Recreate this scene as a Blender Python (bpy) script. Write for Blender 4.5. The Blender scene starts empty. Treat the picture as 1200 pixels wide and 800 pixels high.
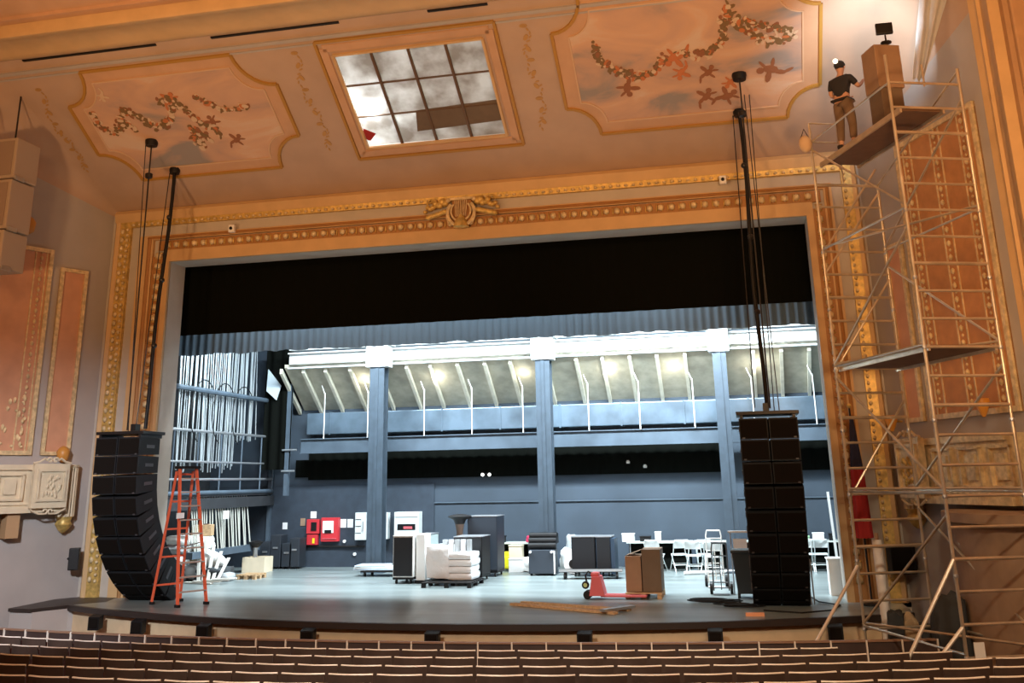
import bpy, bmesh, math, random
from math import sin, cos, pi, radians as rad
from mathutils import Vector, Matrix, noise
random.seed(7)
SC = bpy.context.scene
COL = SC.collection

# ------------------------------------------------------------------ camera
CAM = Vector((5.96, -22.69, 2.5))
FPX, PCY = 1150.0, 226.73
yaw, pitch, roll = rad(12.41), rad(16.34), rad(1.10)
_f = Vector((-sin(yaw)*cos(pitch), cos(yaw)*cos(pitch), sin(pitch)))
_r = Vector((cos(yaw), sin(yaw), 0)); _u = _r.cross(_f)
_r, _u = _r*cos(roll) - _u*sin(roll), _u*cos(roll) + _r*sin(roll)
cd = bpy.data.cameras.new('camera'); co = bpy.data.objects.new('camera', cd); COL.objects.link(co)
m = Matrix((_r, _u, -_f)).transposed().to_4x4(); m.translation = CAM
co.matrix_world = m
cd.sensor_fit = 'HORIZONTAL'; cd.sensor_width = 36; cd.lens = FPX/1200*36
cd.shift_y = -(400-PCY)/1200; cd.clip_end = 200; cd.clip_start = .05
SC.camera = co

def _ray(px, py): return _f + _r*((px-600)/FPX) - _u*((py-PCY)/FPX)
def ay(px, py, y): d = _ray(px, py); return CAM + d*((y-CAM.y)/d.y)
def az(px, py, z=0.0): d = _ray(px, py); return CAM + d*((z-CAM.z)/d.z)
SL, ZC = .62, 9.68
def onceil(px, py):
    d = _ray(px, py); return CAM + d*((ZC-SL*CAM.y-CAM.z)/(d.z+SL*d.y))

# ------------------------------------------------------------------ world, exposure
w = bpy.data.worlds.new('world'); SC.world = w; w.use_nodes = True
w.node_tree.nodes['Background'].inputs[0].default_value = (.9, .8, .7, 1)
w.node_tree.nodes['Background'].inputs[1].default_value = 0.02
SC.view_settings.view_transform = 'Standard'; SC.view_settings.look = 'None'
SC.view_settings.gamma = 1; SC.view_settings.use_curve_mapping = False
SC.view_settings.exposure = 0.0

def lamp(name, kind, loc, energy, color, size=.3, target=None, spot=None, sy=None, blend=.5):
    l = bpy.data.lights.new(name, kind); l.energy = energy; l.color = color
    if kind == 'AREA':
        l.size = size
        if sy: l.shape = 'RECTANGLE'; l.size_y = sy
    else: l.shadow_soft_size = size
    if kind == 'SPOT' and spot: l.spot_size = rad(spot); l.spot_blend = blend
    o = bpy.data.objects.new(name, l); COL.objects.link(o); o.location = loc
    if target is not None:
        o.rotation_euler = (Vector(target)-Vector(loc)).to_track_quat('-Z', 'Y').to_euler()
    return o
WARM = (1.0, .56, .25); SOFT = (1.0, .80, .58); COOL = (.80, .93, 1.0)
# the house lights of the auditorium, then three unseen fill spots added
lamp('house_and_fill_light', 'SPOT', (-7.5, -15, 3.6), 2050, WARM, .5, (-7, -4.5, 12.2), 75)
lamp('house_and_fill_light', 'SPOT', (0, -16, 3.6), 2200, WARM, .5, (0, -4.5, 12.2), 80)
lamp('house_and_fill_light', 'SPOT', (8, -15, 3.6), 2500, WARM, .5, (9.5, -4.5, 10), 75)
lamp('house_and_fill_light', 'POINT', (-6, -13, 9.5), 480, WARM, .5)
lamp('house_and_fill_light', 'POINT', (2, -14, 9.5), 480, WARM, .5)
lamp('house_and_fill_light', 'POINT', (9, -12, 9.0), 700, WARM, .5)
lamp('house_and_fill_light', 'SPOT', (-4, -15, 6.5), 7500, (.88, .93, 1), .4, (-9.3, -2, .6), 46, blend=1)  # unseen fill spot added to brighten the lower left wall
lamp('house_and_fill_light', 'SPOT', (1, -19, 9), 5200, (1, .84, .68), .4, (1, -4, -1.5), 50, blend=1)  # fill spot added to brighten the stage front and seats
lamp('house_and_fill_light', 'SPOT', (8, -18, 8.5), 2600, (1, .78, .52), .4, (8, -4, -1), 50, blend=1)  # fill spot added for the lower right side, not a fixture
# the stage work lights
lamp('work_light', 'AREA', (-4, 3.25, 8.2), 1900, COOL, 5.0, (-4, 3.7, 0), sy=.5)
lamp('work_light', 'AREA', (3.5, 3.25, 8.2), 2450, COOL, 6.0, (3.5, 3.7, 0), sy=.5)
lamp('work_light', 'AREA', (-3, 3.6, 7.2), 50, COOL, 3.0, (-3, 8, 6.2), sy=.4)
lamp('work_light', 'AREA', (4, 3.8, 7.2), 650, COOL, 6.0, (4, 7, 6.0), sy=.4)
for x_, e_ in ((-5.6, 60), (-3.2, 90), (-.4, 60), (2.2, 90), (4.2, 60), (6.6, 90)): lamp('batten_light', 'POINT', (x_, 7.25, 5.55), e_*.2, (1, .96, .82), .1)
lamp('work_light', 'AREA', (-1, 1.6, 8.4), 380, COOL, 13.0, (-1, 2.3, 5), sy=.3)
lamp('fly_light', 'POINT', (-6.8, 3.0, 7.6), 200, COOL, .25)

# ------------------------------------------------------------------ materials
MATS = {}
def mat(name, col, rough=.6, metal=0.0, var=0.0, scale=4.0, bump=0.0, bscale=None, spec=None, emit=None, es=0, stretch=None, col2=None, trans=0):
    if name in MATS: return MATS[name]
    m = bpy.data.materials.new(name); m.use_nodes = True; nt = m.node_tree; N = nt.nodes; L = nt.links
    b = N['Principled BSDF']
    b.inputs['Base Color'].default_value = (*col, 1); b.inputs['Roughness'].default_value = rough
    b.inputs['Metallic'].default_value = metal
    if spec is not None: b.inputs['Specular IOR Level'].default_value = spec
    if emit: b.inputs['Emission Color'].default_value = (*emit, 1); b.inputs['Emission Strength'].default_value = es
    tc = N.new('ShaderNodeTexCoord'); mp = N.new('ShaderNodeMapping'); L.new(tc.outputs['Object'], mp.inputs[0])
    if stretch: mp.inputs['Scale'].default_value = stretch
    if var or col2:
        n = N.new('ShaderNodeTexNoise'); n.inputs['Scale'].default_value = scale; n.inputs['Detail'].default_value = 5
        L.new(mp.outputs[0], n.inputs[0])
        r = N.new('ShaderNodeValToRGB'); L.new(n.outputs[0], r.inputs[0])
        r.color_ramp.elements[0].position = .35; r.color_ramp.elements[1].position = .65
        c2 = col2 or tuple(min(1, c*(1+var)) for c in col); c1 = col if col2 else tuple(c*(1-var) for c in col)
        r.color_ramp.elements[0].color = (*c1, 1); r.color_ramp.elements[1].color = (*c2, 1)
        L.new(r.outputs[0], b.inputs['Base Color'])
    if bump:
        n2 = N.new('ShaderNodeTexNoise'); n2.inputs['Scale'].default_value = bscale or scale*4; n2.inputs['Detail'].default_value = 4
        L.new(mp.outputs[0], n2.inputs[0]); bp = N.new('ShaderNodeBump'); bp.inputs['Strength'].default_value = bump
        bp.inputs['Distance'].default_value = .03
        L.new(n2.outputs[0], bp.inputs['Height']); L.new(bp.outputs[0], b.inputs['Normal'])
    MATS[name] = m; return m
PLASTER = mat('plaster_taupe', (.41, .375, .36), .8, var=.05, scale=1.2, bump=.05)
PEACH = mat('plaster_peach', (.55, .33, .20), .75, var=.06, scale=1.5)
ORANGE = mat('ochre_paint', (.60, .39, .19), .6, var=.06, scale=2)
OCHRE2 = mat('ochre_dark_paint', (.38, .18, .055), .6, var=.08)
SALMON = mat('salmon_panel_paint', (.60, .31, .19), .75, var=.08, scale=2)
GOLD = mat('gilding', (.62, .42, .13), .42, .35, var=.25, scale=9)
GOLDP = mat('pale_gilding', (.70, .55, .32), .5, .15, var=.2, scale=9)
CREAM = mat('cream_paint', (.68, .58, .42), .6, var=.05)
JAMB = mat('jamb_paint', (.50, .45, .39), .7, var=.05, scale=2)
BLACKP = mat('black_wall_paint', (.018, .02, .024), .85, var=.2)
STWALL = mat('blue_grey_stage_paint', (.044, .062, .085), .75, var=.12, scale=.8)
STEELB = mat('blue_grey_beam_paint', (.068, .095, .125), .6, var=.15, scale=1.6)
WHITEB = mat('white_beam_paint', (.52, .54, .53), .6, var=.05)
DECKC = mat('roof_deck_paint', (.42, .39, .30), .8, var=.15, scale=3)
STAGE = mat('stage_floor_vinyl', (.20, .235, .235), .3, var=.25, scale=.9, bump=.04, bscale=6, stretch=(.3, 1.6, 1))
APRON = mat('dark_edge_paint', (.03, .022, .02), .45)
CARPET = mat('house_floor_carpet', (.08, .045, .035), .95, var=.15)
BLK = mat('black_plastic', (.007, .007, .008), .5, spec=.3)
BLK2 = mat('black_metal', (.02, .018, .018), .4, .3)
GRILL = mat('speaker_grille', (.006, .004, .003), .8, spec=.15)
CABS = mat('speaker_cabinet', (.013, .015, .018), .6, spec=.3)
CURT = mat('black_velour', (.0045, .0052, .0042), .98, spec=.05)
CURTB = mat('blue_grey_velour', (.14, .20, .26), .9)
ALU = mat('galvanised_tube', (.66, .59, .48), .3, .7, var=.15, scale=3)
STEEL = mat('brushed_steel', (.55, .57, .6), .35, .8)
WHITE = mat('white_paint', (.8, .8, .78), .5)
WRAP = mat('white_plastic_wrap', (.85, .87, .88), .3, bump=.5, bscale=14)
CARD = mat('cardboard', (.30, .19, .12), .8, var=.06)
CARD2 = mat('cardboard_dark', (.15, .105, .07), .8, var=.06)
WOOD = mat('raw_wood', (.50, .33, .18), .7, var=.2, scale=6, stretch=(1, 6, 6))
DWOOD = mat('dark_stained_wood', (.10, .05, .035), .5, var=.2, scale=5)
SEATB = mat('brown_seat_shell', (.075, .05, .04), .5, var=.15, scale=6)
SEATF = mat('maroon_seat_fabric', (.10, .03, .03), .9)
SEATT = mat('pale_edge_highlight', (.88, .82, .74), .35)  # pale wood edge, whitened so the reflected highlight is painted in
RED = mat('red_paint', (.55, .03, .04), .45)
ORED = mat('orange_fibreglass', (.72, .12, .05), .5)
PINK = mat('pale_red_paint', (.62, .12, .14), .45)
YEL = mat('yellow_plastic', (.85, .75, .02), .4)
BEIGE = mat('beige_speaker_paint', (.42, .33, .25), .6)
BEIGG = mat('beige_speaker_grille', (.30, .22, .17), .8)
PAPER = mat('white_paper', (.85, .85, .85), .8)
SKIN = mat('skin', (.5, .27, .18), .6)
DKCL = mat('dark_clothing', (.02, .018, .02), .9)
KHAKI = mat('brown_trousers', (.16, .10, .06), .9)
FLAGR = mat('red_flag_cloth', (.35, .02, .02), .9)
GREYB = mat('grey_bin_plastic', (.02, .027, .03), .5)

# ------------------------------------------------------------------ mesh helpers
class MB:
    def __init__(s): s.bm = bmesh.new()
    def box(s, c, d, rz=0, M=None, bev=0):
        r = bmesh.ops.create_cube(s.bm, size=1); vs = r['verts']
        T = (M or Matrix.Identity(4)) @ Matrix.Translation(c) @ Matrix.Rotation(rz, 4, 'Z') @ Matrix.Diagonal((*d, 1))
        bmesh.ops.transform(s.bm, matrix=T, verts=vs)
        if bev:
            es = list({e for v in vs for e in v.link_edges})
            bmesh.ops.bevel(s.bm, geom=es, offset=bev, segments=2, affect='EDGES', profile=.6)
        return s
    def rod(s, a, b, r, seg=8, r2=None, cap=True):
        a = Vector(a); b = Vector(b); d = b-a
        if d.length < 1e-6: return s
        q = bmesh.ops.create_cone(s.bm, cap_ends=cap, segments=seg, radius1=r, radius2=r if r2 is None else r2, depth=d.length)
        T = Matrix.Translation((a+b)/2) @ d.to_track_quat('Z', 'Y').to_matrix().to_4x4()
        bmesh.ops.transform(s.bm, matrix=T, verts=q['verts']); return s
    def path(s, pts, r, seg=6):
        pts = [Vector(p) for p in pts]; rings = []
        for i, p in enumerate(pts):
            t = (pts[min(i+1, len(pts)-1)]-pts[max(i-1, 0)]).normalized()
            Q = t.to_track_quat('Z', 'Y').to_matrix()
            rings.append([s.bm.verts.new(p + Q @ Vector((cos(2*pi*k/seg)*r, sin(2*pi*k/seg)*r, 0))) for k in range(seg)])
        for a, b in zip(rings, rings[1:]):
            best = min(range(seg), key=lambda o: sum((a[k].co-b[(k+o) % seg].co).length for k in range(seg)))
            for k in range(seg):
                s.bm.faces.new((a[k], a[(k+1) % seg], b[(k+1+best) % seg], b[(k+best) % seg]))
        s.bm.faces.new(rings[0][::-1]); s.bm.faces.new(rings[-1]); return s
    def ball(s, c, d, M=None, sub=2):
        r = bmesh.ops.create_icosphere(s.bm, subdivisions=sub, radius=.5)
        T = (M or Matrix.Identity(4)) @ Matrix.Translation(c) @ Matrix.Diagonal((*(d if hasattr(d, '__len__') else (d, d, d)), 1))
        bmesh.ops.transform(s.bm, matrix=T, verts=r['verts']); return s
    def lathe(s, c, prof, seg=16, M=None):
        c = Vector(c); rings = []
        for r, z in prof:
            rings.append([s.bm.verts.new((M or Matrix.Identity(4)) @ (c + Vector((max(r, 1e-4)*cos(2*pi*k/seg), max(r, 1e-4)*sin(2*pi*k/seg), z)))) for k in range(seg)])
        for a, b in zip(rings, rings[1:]):
            for k in range(seg): s.bm.faces.new((a[k], a[(k+1) % seg], b[(k+1) % seg], b[k]))
        s.bm.faces.new(rings[0][::-1]); s.bm.faces.new(rings[-1]); return s
    def prism(s, poly, vec):          # closed polygon extruded along vec
        vec = Vector(vec); a = [s.bm.verts.new(p) for p in poly]; b = [s.bm.verts.new(Vector(p)+vec) for p in poly]
        n = len(a); s.bm.faces.new(a[::-1]); s.bm.faces.new(b)
        for k in range(n): s.bm.faces.new((a[k], a[(k+1) % n], b[(k+1) % n], b[k]))
        return s
    def sweep(s, prof, p0, p1, un, vn):   # profile (u,v) swept straight from p0 to p1
        p0 = Vector(p0); p1 = Vector(p1); un = Vector(un); vn = Vector(vn)
        return s.prism([p0+un*u+vn*v for u, v in prof], p1-p0)
    def grid(s, fn, nu, nv, thick=None):
        V = [[s.bm.verts.new(fn(i/nu, j/nv)) for j in range(nv+1)] for i in range(nu+1)]
        F = []
        for i in range(nu):
            for j in range(nv): F.append(s.bm.faces.new((V[i][j], V[i+1][j], V[i+1][j+1], V[i][j+1])))
        if thick:
            bmesh.ops.recalc_face_normals(s.bm, faces=F)
            bmesh.ops.solidify(s.bm, geom=F, thickness=thick)
        return s
    def build(s, name, m, parent=None, smooth=False, loc=None):
        bmesh.ops.recalc_face_normals(s.bm, faces=s.bm.faces[:])
        me = bpy.data.meshes.new(name)
        if loc is not None: bmesh.ops.translate(s.bm, vec=-Vector(loc), verts=s.bm.verts[:])
        s.bm.to_mesh(me); s.bm.free(); me.materials.append(m)
        if smooth:
            for p in me.polygons: p.use_smooth = True
            try: me.set_sharp_from_angle(angle=rad(smooth if smooth is not True else 50))
            except Exception: pass
        o = bpy.data.objects.new(name, me); COL.objects.link(o)
        if loc is not None: o.location = loc
        if parent: o.parent = parent
        return o
def B(): return MB()
def thing(name, label, cat, loc=(0, 0, 0), rz=0, group=None):
    o = bpy.data.objects.new(name, None); COL.objects.link(o); o.empty_display_size = .1
    o.location = loc; o.rotation_euler = (0, 0, rz); o['label'] = label; o['category'] = cat
    if group: o['group'] = group
    return o
def tag(o, label, cat, group=None, kind=None):
    o['label'] = label; o['category'] = cat
    if group: o['group'] = group
    if kind: o['kind'] = kind
    return o
def struct(name, mb, m, smooth=False): o = mb.build(name, m, None, smooth); o['kind'] = 'structure'; return o
def dup(root, loc, rz, label=None, group=None):
    r = root.copy(); COL.objects.link(r); r.location = loc; r.rotation_euler = (0, 0, rz)
    if label: r['label'] = label
    if group: r['group'] = group
    for ch in list(root.children):
        c = ch.copy(); COL.objects.link(c); c.parent = r
        for g in ch.children:
            d = g.copy(); COL.objects.link(d); d.parent = c
    return r
ORD = ['first', 'second', 'third', 'fourth', 'fifth', 'sixth', 'seventh', 'eighth', 'ninth', 'tenth', 'eleventh', 'twelfth', 'thirteenth',
       'fourteenth', 'fifteenth', 'sixteenth', 'seventeenth', 'eighteenth', 'nineteenth', 'twentieth', 'twenty-first', 'twenty-second',
       'twenty-third', 'twenty-fourth', 'twenty-fifth', 'twenty-sixth', 'twenty-seventh', 'twenty-eighth', 'twenty-ninth', 'thirtieth']

# ================================================================== STRUCTURE
# proscenium opening: x -8.25..7.86, top 8.2, reveal .72 deep
OL, OR_, OT, DEP = -8.25, 7.86, 8.2, .72
WL, WR = -10.05, 9.1           # where the splayed side walls meet the proscenium wall
AY = -4.3                      # plane of the auditorium arch
# proscenium wall (around the opening)
b = B()
b.box(((-13+OL)/2, DEP/2, 5), (OL+13, DEP, 12.4)); b.box(((13+OR_)/2, DEP/2, 5), (13-OR_, DEP, 12.4))
b.box(((OL+OR_)/2, DEP/2, (OT+11.2)/2), (OR_-OL, DEP, 11.2-OT))
struct('wall_proscenium', b, JAMB)
# stage deck with curved lip
LR, LCY = 19.1, 15.2
def lip_y(x, dr=0): return LCY - math.sqrt((LR+dr)**2-x*x)
def lipline(x0, x1, n, dr=0): return [(x0+(x1-x0)*i/n, lip_y(x0+(x1-x0)*i/n, dr)) for i in range(n+1)]
pts = lipline(-9.4, 8.9, 40)
b = B(); b.prism([(x, y, -.09) for x, y in pts]+[(8.9, .0, -.09), (11.5, 0, -.09), (11.5, 8.6, -.09), (-11.5, 8.6, -.09), (-11.5, 0, -.09), (-9.4, 0, -.09)], (0, 0, .09))
struct('floor_stage', b, STAGE)
b = B()
for (x0, y0), (x1, y1) in zip(lipline(-9.4, 8.9, 40, .015), lipline(-9.4, 8.9, 40, .015)[1:]):
    b.prism([(x0, y0, -.11), (x1, y1, -.11), (x1, y1+.12, -.11), (x0, y0+.12, -.11)], (0, 0, .113))
struct('trim_1', b, APRON)
b = B()
for (x0, y0), (x1, y1) in zip(lipline(-9.35, 8.9, 40, -.12), lipline(-9.35, 8.9, 40, -.12)[1:]):
    b.prism([(x0, y0, -1.0), (x1, y1, -1.0), (x1, y1+.1, -1.0), (x0, y0+.1, -1.0)], (0, 0, .91))
struct('wall_apron', b, mat('apron_face_paint', (.66, .50, .32), .6, var=.05))
# ---- low wing steps at the left end of the apron
b = B(); q = [(-10.15, -2.2), (-9.5, -2.3), (-9.15, -1.55), (-8.6, -.9), (-8.9, -.02), (-10.3, -.02)]
b.prism([(x, y, -1.0) for x, y in q], (0, 0, .93)); struct('wall_wing', b, PLASTER)
b = B(); q2 = [(x*1.003, y-.03) for x, y in q]; b.prism([(x, y, -.068) for x, y in q2], (0, 0, .07)); struct('trim_2', b, APRON)
# auditorium floor: flat by the stage, then raked
def hz(y): return -1.0 if y > -5.3 else -1.0 + (-5.3-y)*.075
b = B()
b.prism([(-14, .0, -1.0), (-14, -5.4, -1.0), (-14, -27, hz(-27)), (-14, -27, -1.6), (-14, 0, -1.6)], (28, 0, 0))
struct('floor', b, CARPET)
# splayed walls
def wallx(t, side): return WL-.5*t if side < 0 else WR+.42*t
def ceilz(t): return ZC+SL*t
TA = -AY
def fr(t): return .12+.30*t
for side, nm in ((-1, 'wall_left'), (1, 'wall_right')):
    b = B(); x0, x1 = wallx(0, side), wallx(TA, side)
    b.prism([(x0, 0, -1.2), (x1, -TA, -1.2), (x1, -TA, ceilz(TA)-fr(TA)), (x0, 0, ceilz(0)-fr(0))], (side*.12, 0, 0))
    struct(nm, b, PLASTER)
# ceiling with the laylight hole
HX0, HX1, HT0, HT1 = -2.36, 1.14, 1.19, 3.53
def cp(x, t): return Vector((x, -t, ceilz(t)))
b = B()
def ceilquad(x0a, x1a, t0, t1, x0b=None, x1b=None):
    x0b = x0a if x0b is None else x0b; x1b = x1a if x1b is None else x1b
    vs = [b.bm.verts.new(p) for p in (cp(x0a, t0), cp(x1a, t0), cp(x1b, t1), cp(x0b, t1))]; b.bm.faces.new(vs)
def EL(t): return wallx(t, -1)+fr(t)
def ER(t): return wallx(t, 1)-fr(t)
for t0, t1 in ((0, HT0), (HT0, HT1), (HT1, TA)):
    n = 4
    for k in range(n):
        ta, tb = t0+(t1-t0)*k/n, t0+(t1-t0)*(k+1)/n
        ceilquad(EL(ta), HX0, ta, tb, EL(tb), HX0); ceilquad(HX1, ER(ta), ta, tb, HX1, ER(tb))
        if not (t0 == HT0): ceilquad(HX0, HX1, ta, tb)
for side in (-1, 1):                       # rounded coves into the walls
    nt, na = 12, 10; G = []
    for i in range(nt+1):
        t = TA*i/nt; r = fr(t); row = []
        for k in range(na+1):
            a = pi/2*k/na
            row.append(b.bm.verts.new((wallx(t, side)-side*r*(1-cos(a)), -t, ceilz(t)-r+r*sin(a))))
        G.append(row)
    for i in range(nt):
        for k in range(na): b.bm.faces.new((G[i][k], G[i+1][k], G[i+1][k+1], G[i][k+1]))
bmesh.ops.remove_doubles(b.bm, verts=b.bm.verts[:], dist=.002)
for side in (-1, 1):
    xw, r = wallx(TA, side), fr(TA); pl_ = [(xw, AY-.01, ceilz(TA))]+[(xw-side*r*(1-cos(pi/2*k/10)), AY-.01, ceilz(TA)-r+r*sin(pi/2*k/10)) for k in range(11)]
    b.prism(pl_, (0, .01, 0))
o = struct('ceiling', b, mat('ceiling_peach_plaster', (.47, .33, .245), .8, var=.05, scale=1.2, bump=.05), 35)
# arch in front of the splay: soffit, face, legs, then the house ceiling and walls
xl, xr = wallx(TA, -1), wallx(TA, 1); zt = ceilz(TA)
b = B()
b.sweep([(0, 0), (.06, -.05), (.18, -.09), (.30, -.07), (.42, -.02), (.95, -.02), (1.05, -.08), (1.18, -.08), (1.22, .0), (1.22, .5), (0, .5)], (-14, AY, zt), (14, AY, zt), (0, -1, 0), (0, 0, 1))
struct('trim_3', b, ORANGE, 40)
for side, x in ((-1, xl), (1, xr)):
    b = B()
    b.sweep([(0, 0), (.0, .04), (.07, .09), (.14, .04), (.2, .0), (.34, .0), (.40, .06), (.48, .06), (.5, 0), (.9, 0), (1.0, .08), (1.22, .08), (1.22, -1.5), (0, -1.5)],
            (x, AY, -1.0), (x, AY, zt), (0, -1, 0), (-side, 0, 0))
    struct('trim_4' if side < 0 else 'trim_5', b, ORANGE, 40)
    b = B(); b.box((x+side*1.1, AY-1.34, 6.0), (2.0, .2, 14)); b.box((x+side*.33, AY-1.5, 6), (.3, .16, 14), bev=.04)
    struct('wall_arch_left' if side < 0 else 'wall_arch_right', b, mat('arch_face_paint', (.42, .25, .13), .7, var=.06))
b = B(); b.box((0, AY-1.34, zt+.9), (28, .2, 1.4)); struct('wall_arch_top', b, PEACH)
b = B(); b.prism([(-14, AY-1.3, zt+.25), (-14, -10, 13.6), (-14, -27, 13.9), (-14, -27, 14.2), (-14, AY-1.3, 14.2)], (28, 0, 0)); struct('ceiling_house', b, PEACH)
b = B(); b.box((-14, -16, 6.5), (.3, 22, 16)); struct('wall_house_left', b, PEACH)
b = B(); b.box((14, -16, 6.5), (.3, 22, 16)); struct('wall_house_right', b, PEACH)
b = B(); b.box((0, -27, 6.5), (28, .3, 16)); struct('wall_back', b, PEACH)
# linear slots at the foot of the arch
for a, c in (((27, 71), (183, 52)), ((247, 43), (395, 20)), ((500, 9), (570, -1))):
    p = onceil(*a); q = onceil(*c); t = TA-.06
    b = B(); b.box(((p.x+q.x)/2, -t, ceilz(t)-.01), (q.x-p.x, .075, .03))
    o = b.build('air_slot', BLK); tag(o, {27: 'long dark slot in the ceiling edge at far left', 247: 'long dark slot in the ceiling edge above the laylight', 500: 'short dark slot in the ceiling edge at the top centre'}[a[0]], 'air vent', 'dark linear slots along the arch')
n = Vector((0, -SL, -1)).normalized(); n = -Vector((0, -SL, 1)).normalized()*1.0
CN = Vector((0, -sin(math.atan(SL)), -cos(math.atan(SL))))     # into the room
CN = Vector((0, SL, -1)).normalized()*1 if False else Vector((0, -SL, -1)).normalized()
# true normal of the ceiling plane z = ZC - SL*y, pointing down into the room
CN = Vector((0, -SL, -1)).normalized()
UP = Vector((0, -1, SL)).normalized()                            # up the slope, to the audience
def bar(bm, p, q, wdt, h, off=0.0):
    p = Vector(p); q = Vector(q); d = (q-p).normalized(); s = d.cross(CN).normalized()
    bm.prism([p+s*(-wdt/2)-CN*.01+CN*off, p+s*(wdt/2)-CN*.01+CN*off, p+s*(wdt/2)*.8+CN*(h+off), p-s*(wdt/2)*.8+CN*(h+off)], q-p)
b = B(); bar(b, cp(xl+1, 3.97), cp(xr-1, 3.97), .10, .05); bar(b, cp(xl+1, 3.83), cp(xr-1, 3.83), .05, .03)
struct('trim_6', b, PLASTER)
# ---- proscenium frame mouldings (left, top, right)
def frame_side(z0, z1, e, sg, prof):      # vertical run: u outwards from opening edge
    b = B(); b.sweep(prof, (e, 0, z0), (e, 0, z1), (sg, 0, 0), (0, -1, 0)); return b
SL_P = [(-.0, -.02), (0, .05), (.13, .07), (.13, -.02)]
k = 0
def run3(prof_l, prof_t, prof_r, ml, name, smooth=False):
    b = B()
    zt_ = OT+min(u for u, v in prof_t)
    b.sweep(prof_l, (OL, 0, 0), (OL, 0, zt_), (-1, 0, 0), (0, -1, 0))
    b.sweep(prof_r, (OR_, 0, 0), (OR_, 0, zt_), (1, 0, 0), (0, -1, 0))
    ul = max(u for u, v in prof_l); ur = max(u for u, v in prof_r)
    b.sweep(prof_t, (OL-ul, 0, OT), (OR_+ur, 0, OT), (0, 0, 1), (0, -1.0, 0))
    return struct(name, b, ml, smooth)
def rp(a, c, h): return [(a, -.02), (a, h), (c, h), (c, -.02)]
run3(rp(0, .15, .08), rp(0, .31, .08), rp(0, .15, .08), ORANGE, 'trim_7')
run3(rp(.50, .92, .10), rp(.60, .72, .10), rp(.42, .60, .10), ORANGE, 'trim_8')
run3([(.55, 0), (.55, .12), (.60, .15), (.65, .12), (.65, 0)], [(.62, 0), (.62, .12), (.65, .15), (.69, .12), (.69, 0)], [(.46, 0), (.46, .12), (.5, .15), (.54, .12), (.54, 0)], OCHRE2, 'trim_9', 40)
run3([(1.20, -.01), (1.20, .10), (1.5, .12), (1.5, -.01)], [(1.0, -.01), (1.0, .10), (1.14, .12), (1.14, -.01)], [(.84, -.01), (.84, .10), (1.06, .12), (1.06, -.01)], GOLD, 'trim_10')
run3([(1.5, -.01), (1.5, .13), (1.60, .16), (1.66, .1), (1.66, -.01)], [(1.14, -.01), (1.14, .13), (1.36, .2), (1.46, .12), (1.48, -.01)], [(1.06, -.01), (1.06, .13), (1.14, .16), (1.18, .1), (1.18, -.01)], ORANGE, 'trim_11', 40)
# beads: inner leaf-and-berry rows and outer small rows
def beads(name, m, specs):
    b = B()
    for p, q, n, d in specs:
        p = Vector(p); q = Vector(q)
        for i in range(n):
            c = p.lerp(q, (i+.5)/n); b.ball(c, d, sub=1)
    return struct(name, b, m, 80)
b = B()
for e, w_, z1 in ((OL-.15, -.34, OT+.15), (OR_+.15, .27, OT+.15)):
    b.box((e+w_/2, -.02, (z1)/2), (abs(w_), .1, z1))
b.box(((OL+OR_)/2, -.02, OT+.44), (OR_-OL+.7, .1, .26))
struct('trim_12', b, OCHRE2)
beads('trim_13', GOLDP, [((OL-.31, -.1, .3), (OL-.31, -.1, OT+.3), 30, (.22, .16, .2)), ((OR_+.28, -.1, .3), (OR_+.28, -.1, OT+.3), 30, (.17, .16, .2)),
                        ((OL-.2, -.1, OT+.44), (OR_+.2, -.1, OT+.44), 64, (.17, .16, .18))])
beads('trim_14', GOLD, [((OL-.31, -.08, .3), (OL-.31, -.08, OT+.3), 59, (.26, .07, .05)), ((OR_+.28, -.08, .3), (OR_+.28, -.08, OT+.3), 59, (.2, .07, .05)),
                        ((OL-.2, -.08, OT+.44), (OR_+.2, -.08, OT+.44), 127, (.04, .07, .22))])
beads('trim_15', GOLDP, [((OL-1.27, -.13, .3), (OL-1.27, -.13, OT+1.0), 62, (.09, .1, .1)), ((OR_+.9, -.13, .3), (OR_+.9, -.13, OT+1.0), 62, (.08, .1, .1)),
                        ((OL-1.2, -.13, OT+1.05), (OR_+.95, -.13, OT+1.05), 100, (.1, .1, .075)),
                        ((OL-1.42, -.13, .3), (OL-1.42, -.13, OT+1.0), 40, (.13, .09, .17))])

# ================================================================== STAGE HOUSE
b = B(); b.box((0, 8.65, 5.5), (23, .3, 11.2)); struct('wall_stage_rear', b, STWALL)
b = B(); b.box((-11.6, 4.6, 5.4), (.3, 8, 11)); struct('wall_stage_left', b, BLACKP)
b = B(); b.box((11.6, 4.6, 5.4), (.3, 8, 11)); struct('wall_stage_right', b, STWALL)
b = B(); b.box((0, 4.7, 11.1), (23.4, 8, .3)); struct('ceiling_stage', b, BLACKP)
# darker wainscot + band on the rear wall
b = B(); b.box((-7.4, 8.47, 1.25), (7.6, .05, 2.5)); struct('trim_16', b, mat('dark_blue_wall_paint', (.028, .04, .058), .75, var=.1))
b = B(); b.box((3.0, 8.47, 1.9), (13.2, .04, .03)); struct('trim_17', b, STEELB)
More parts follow.
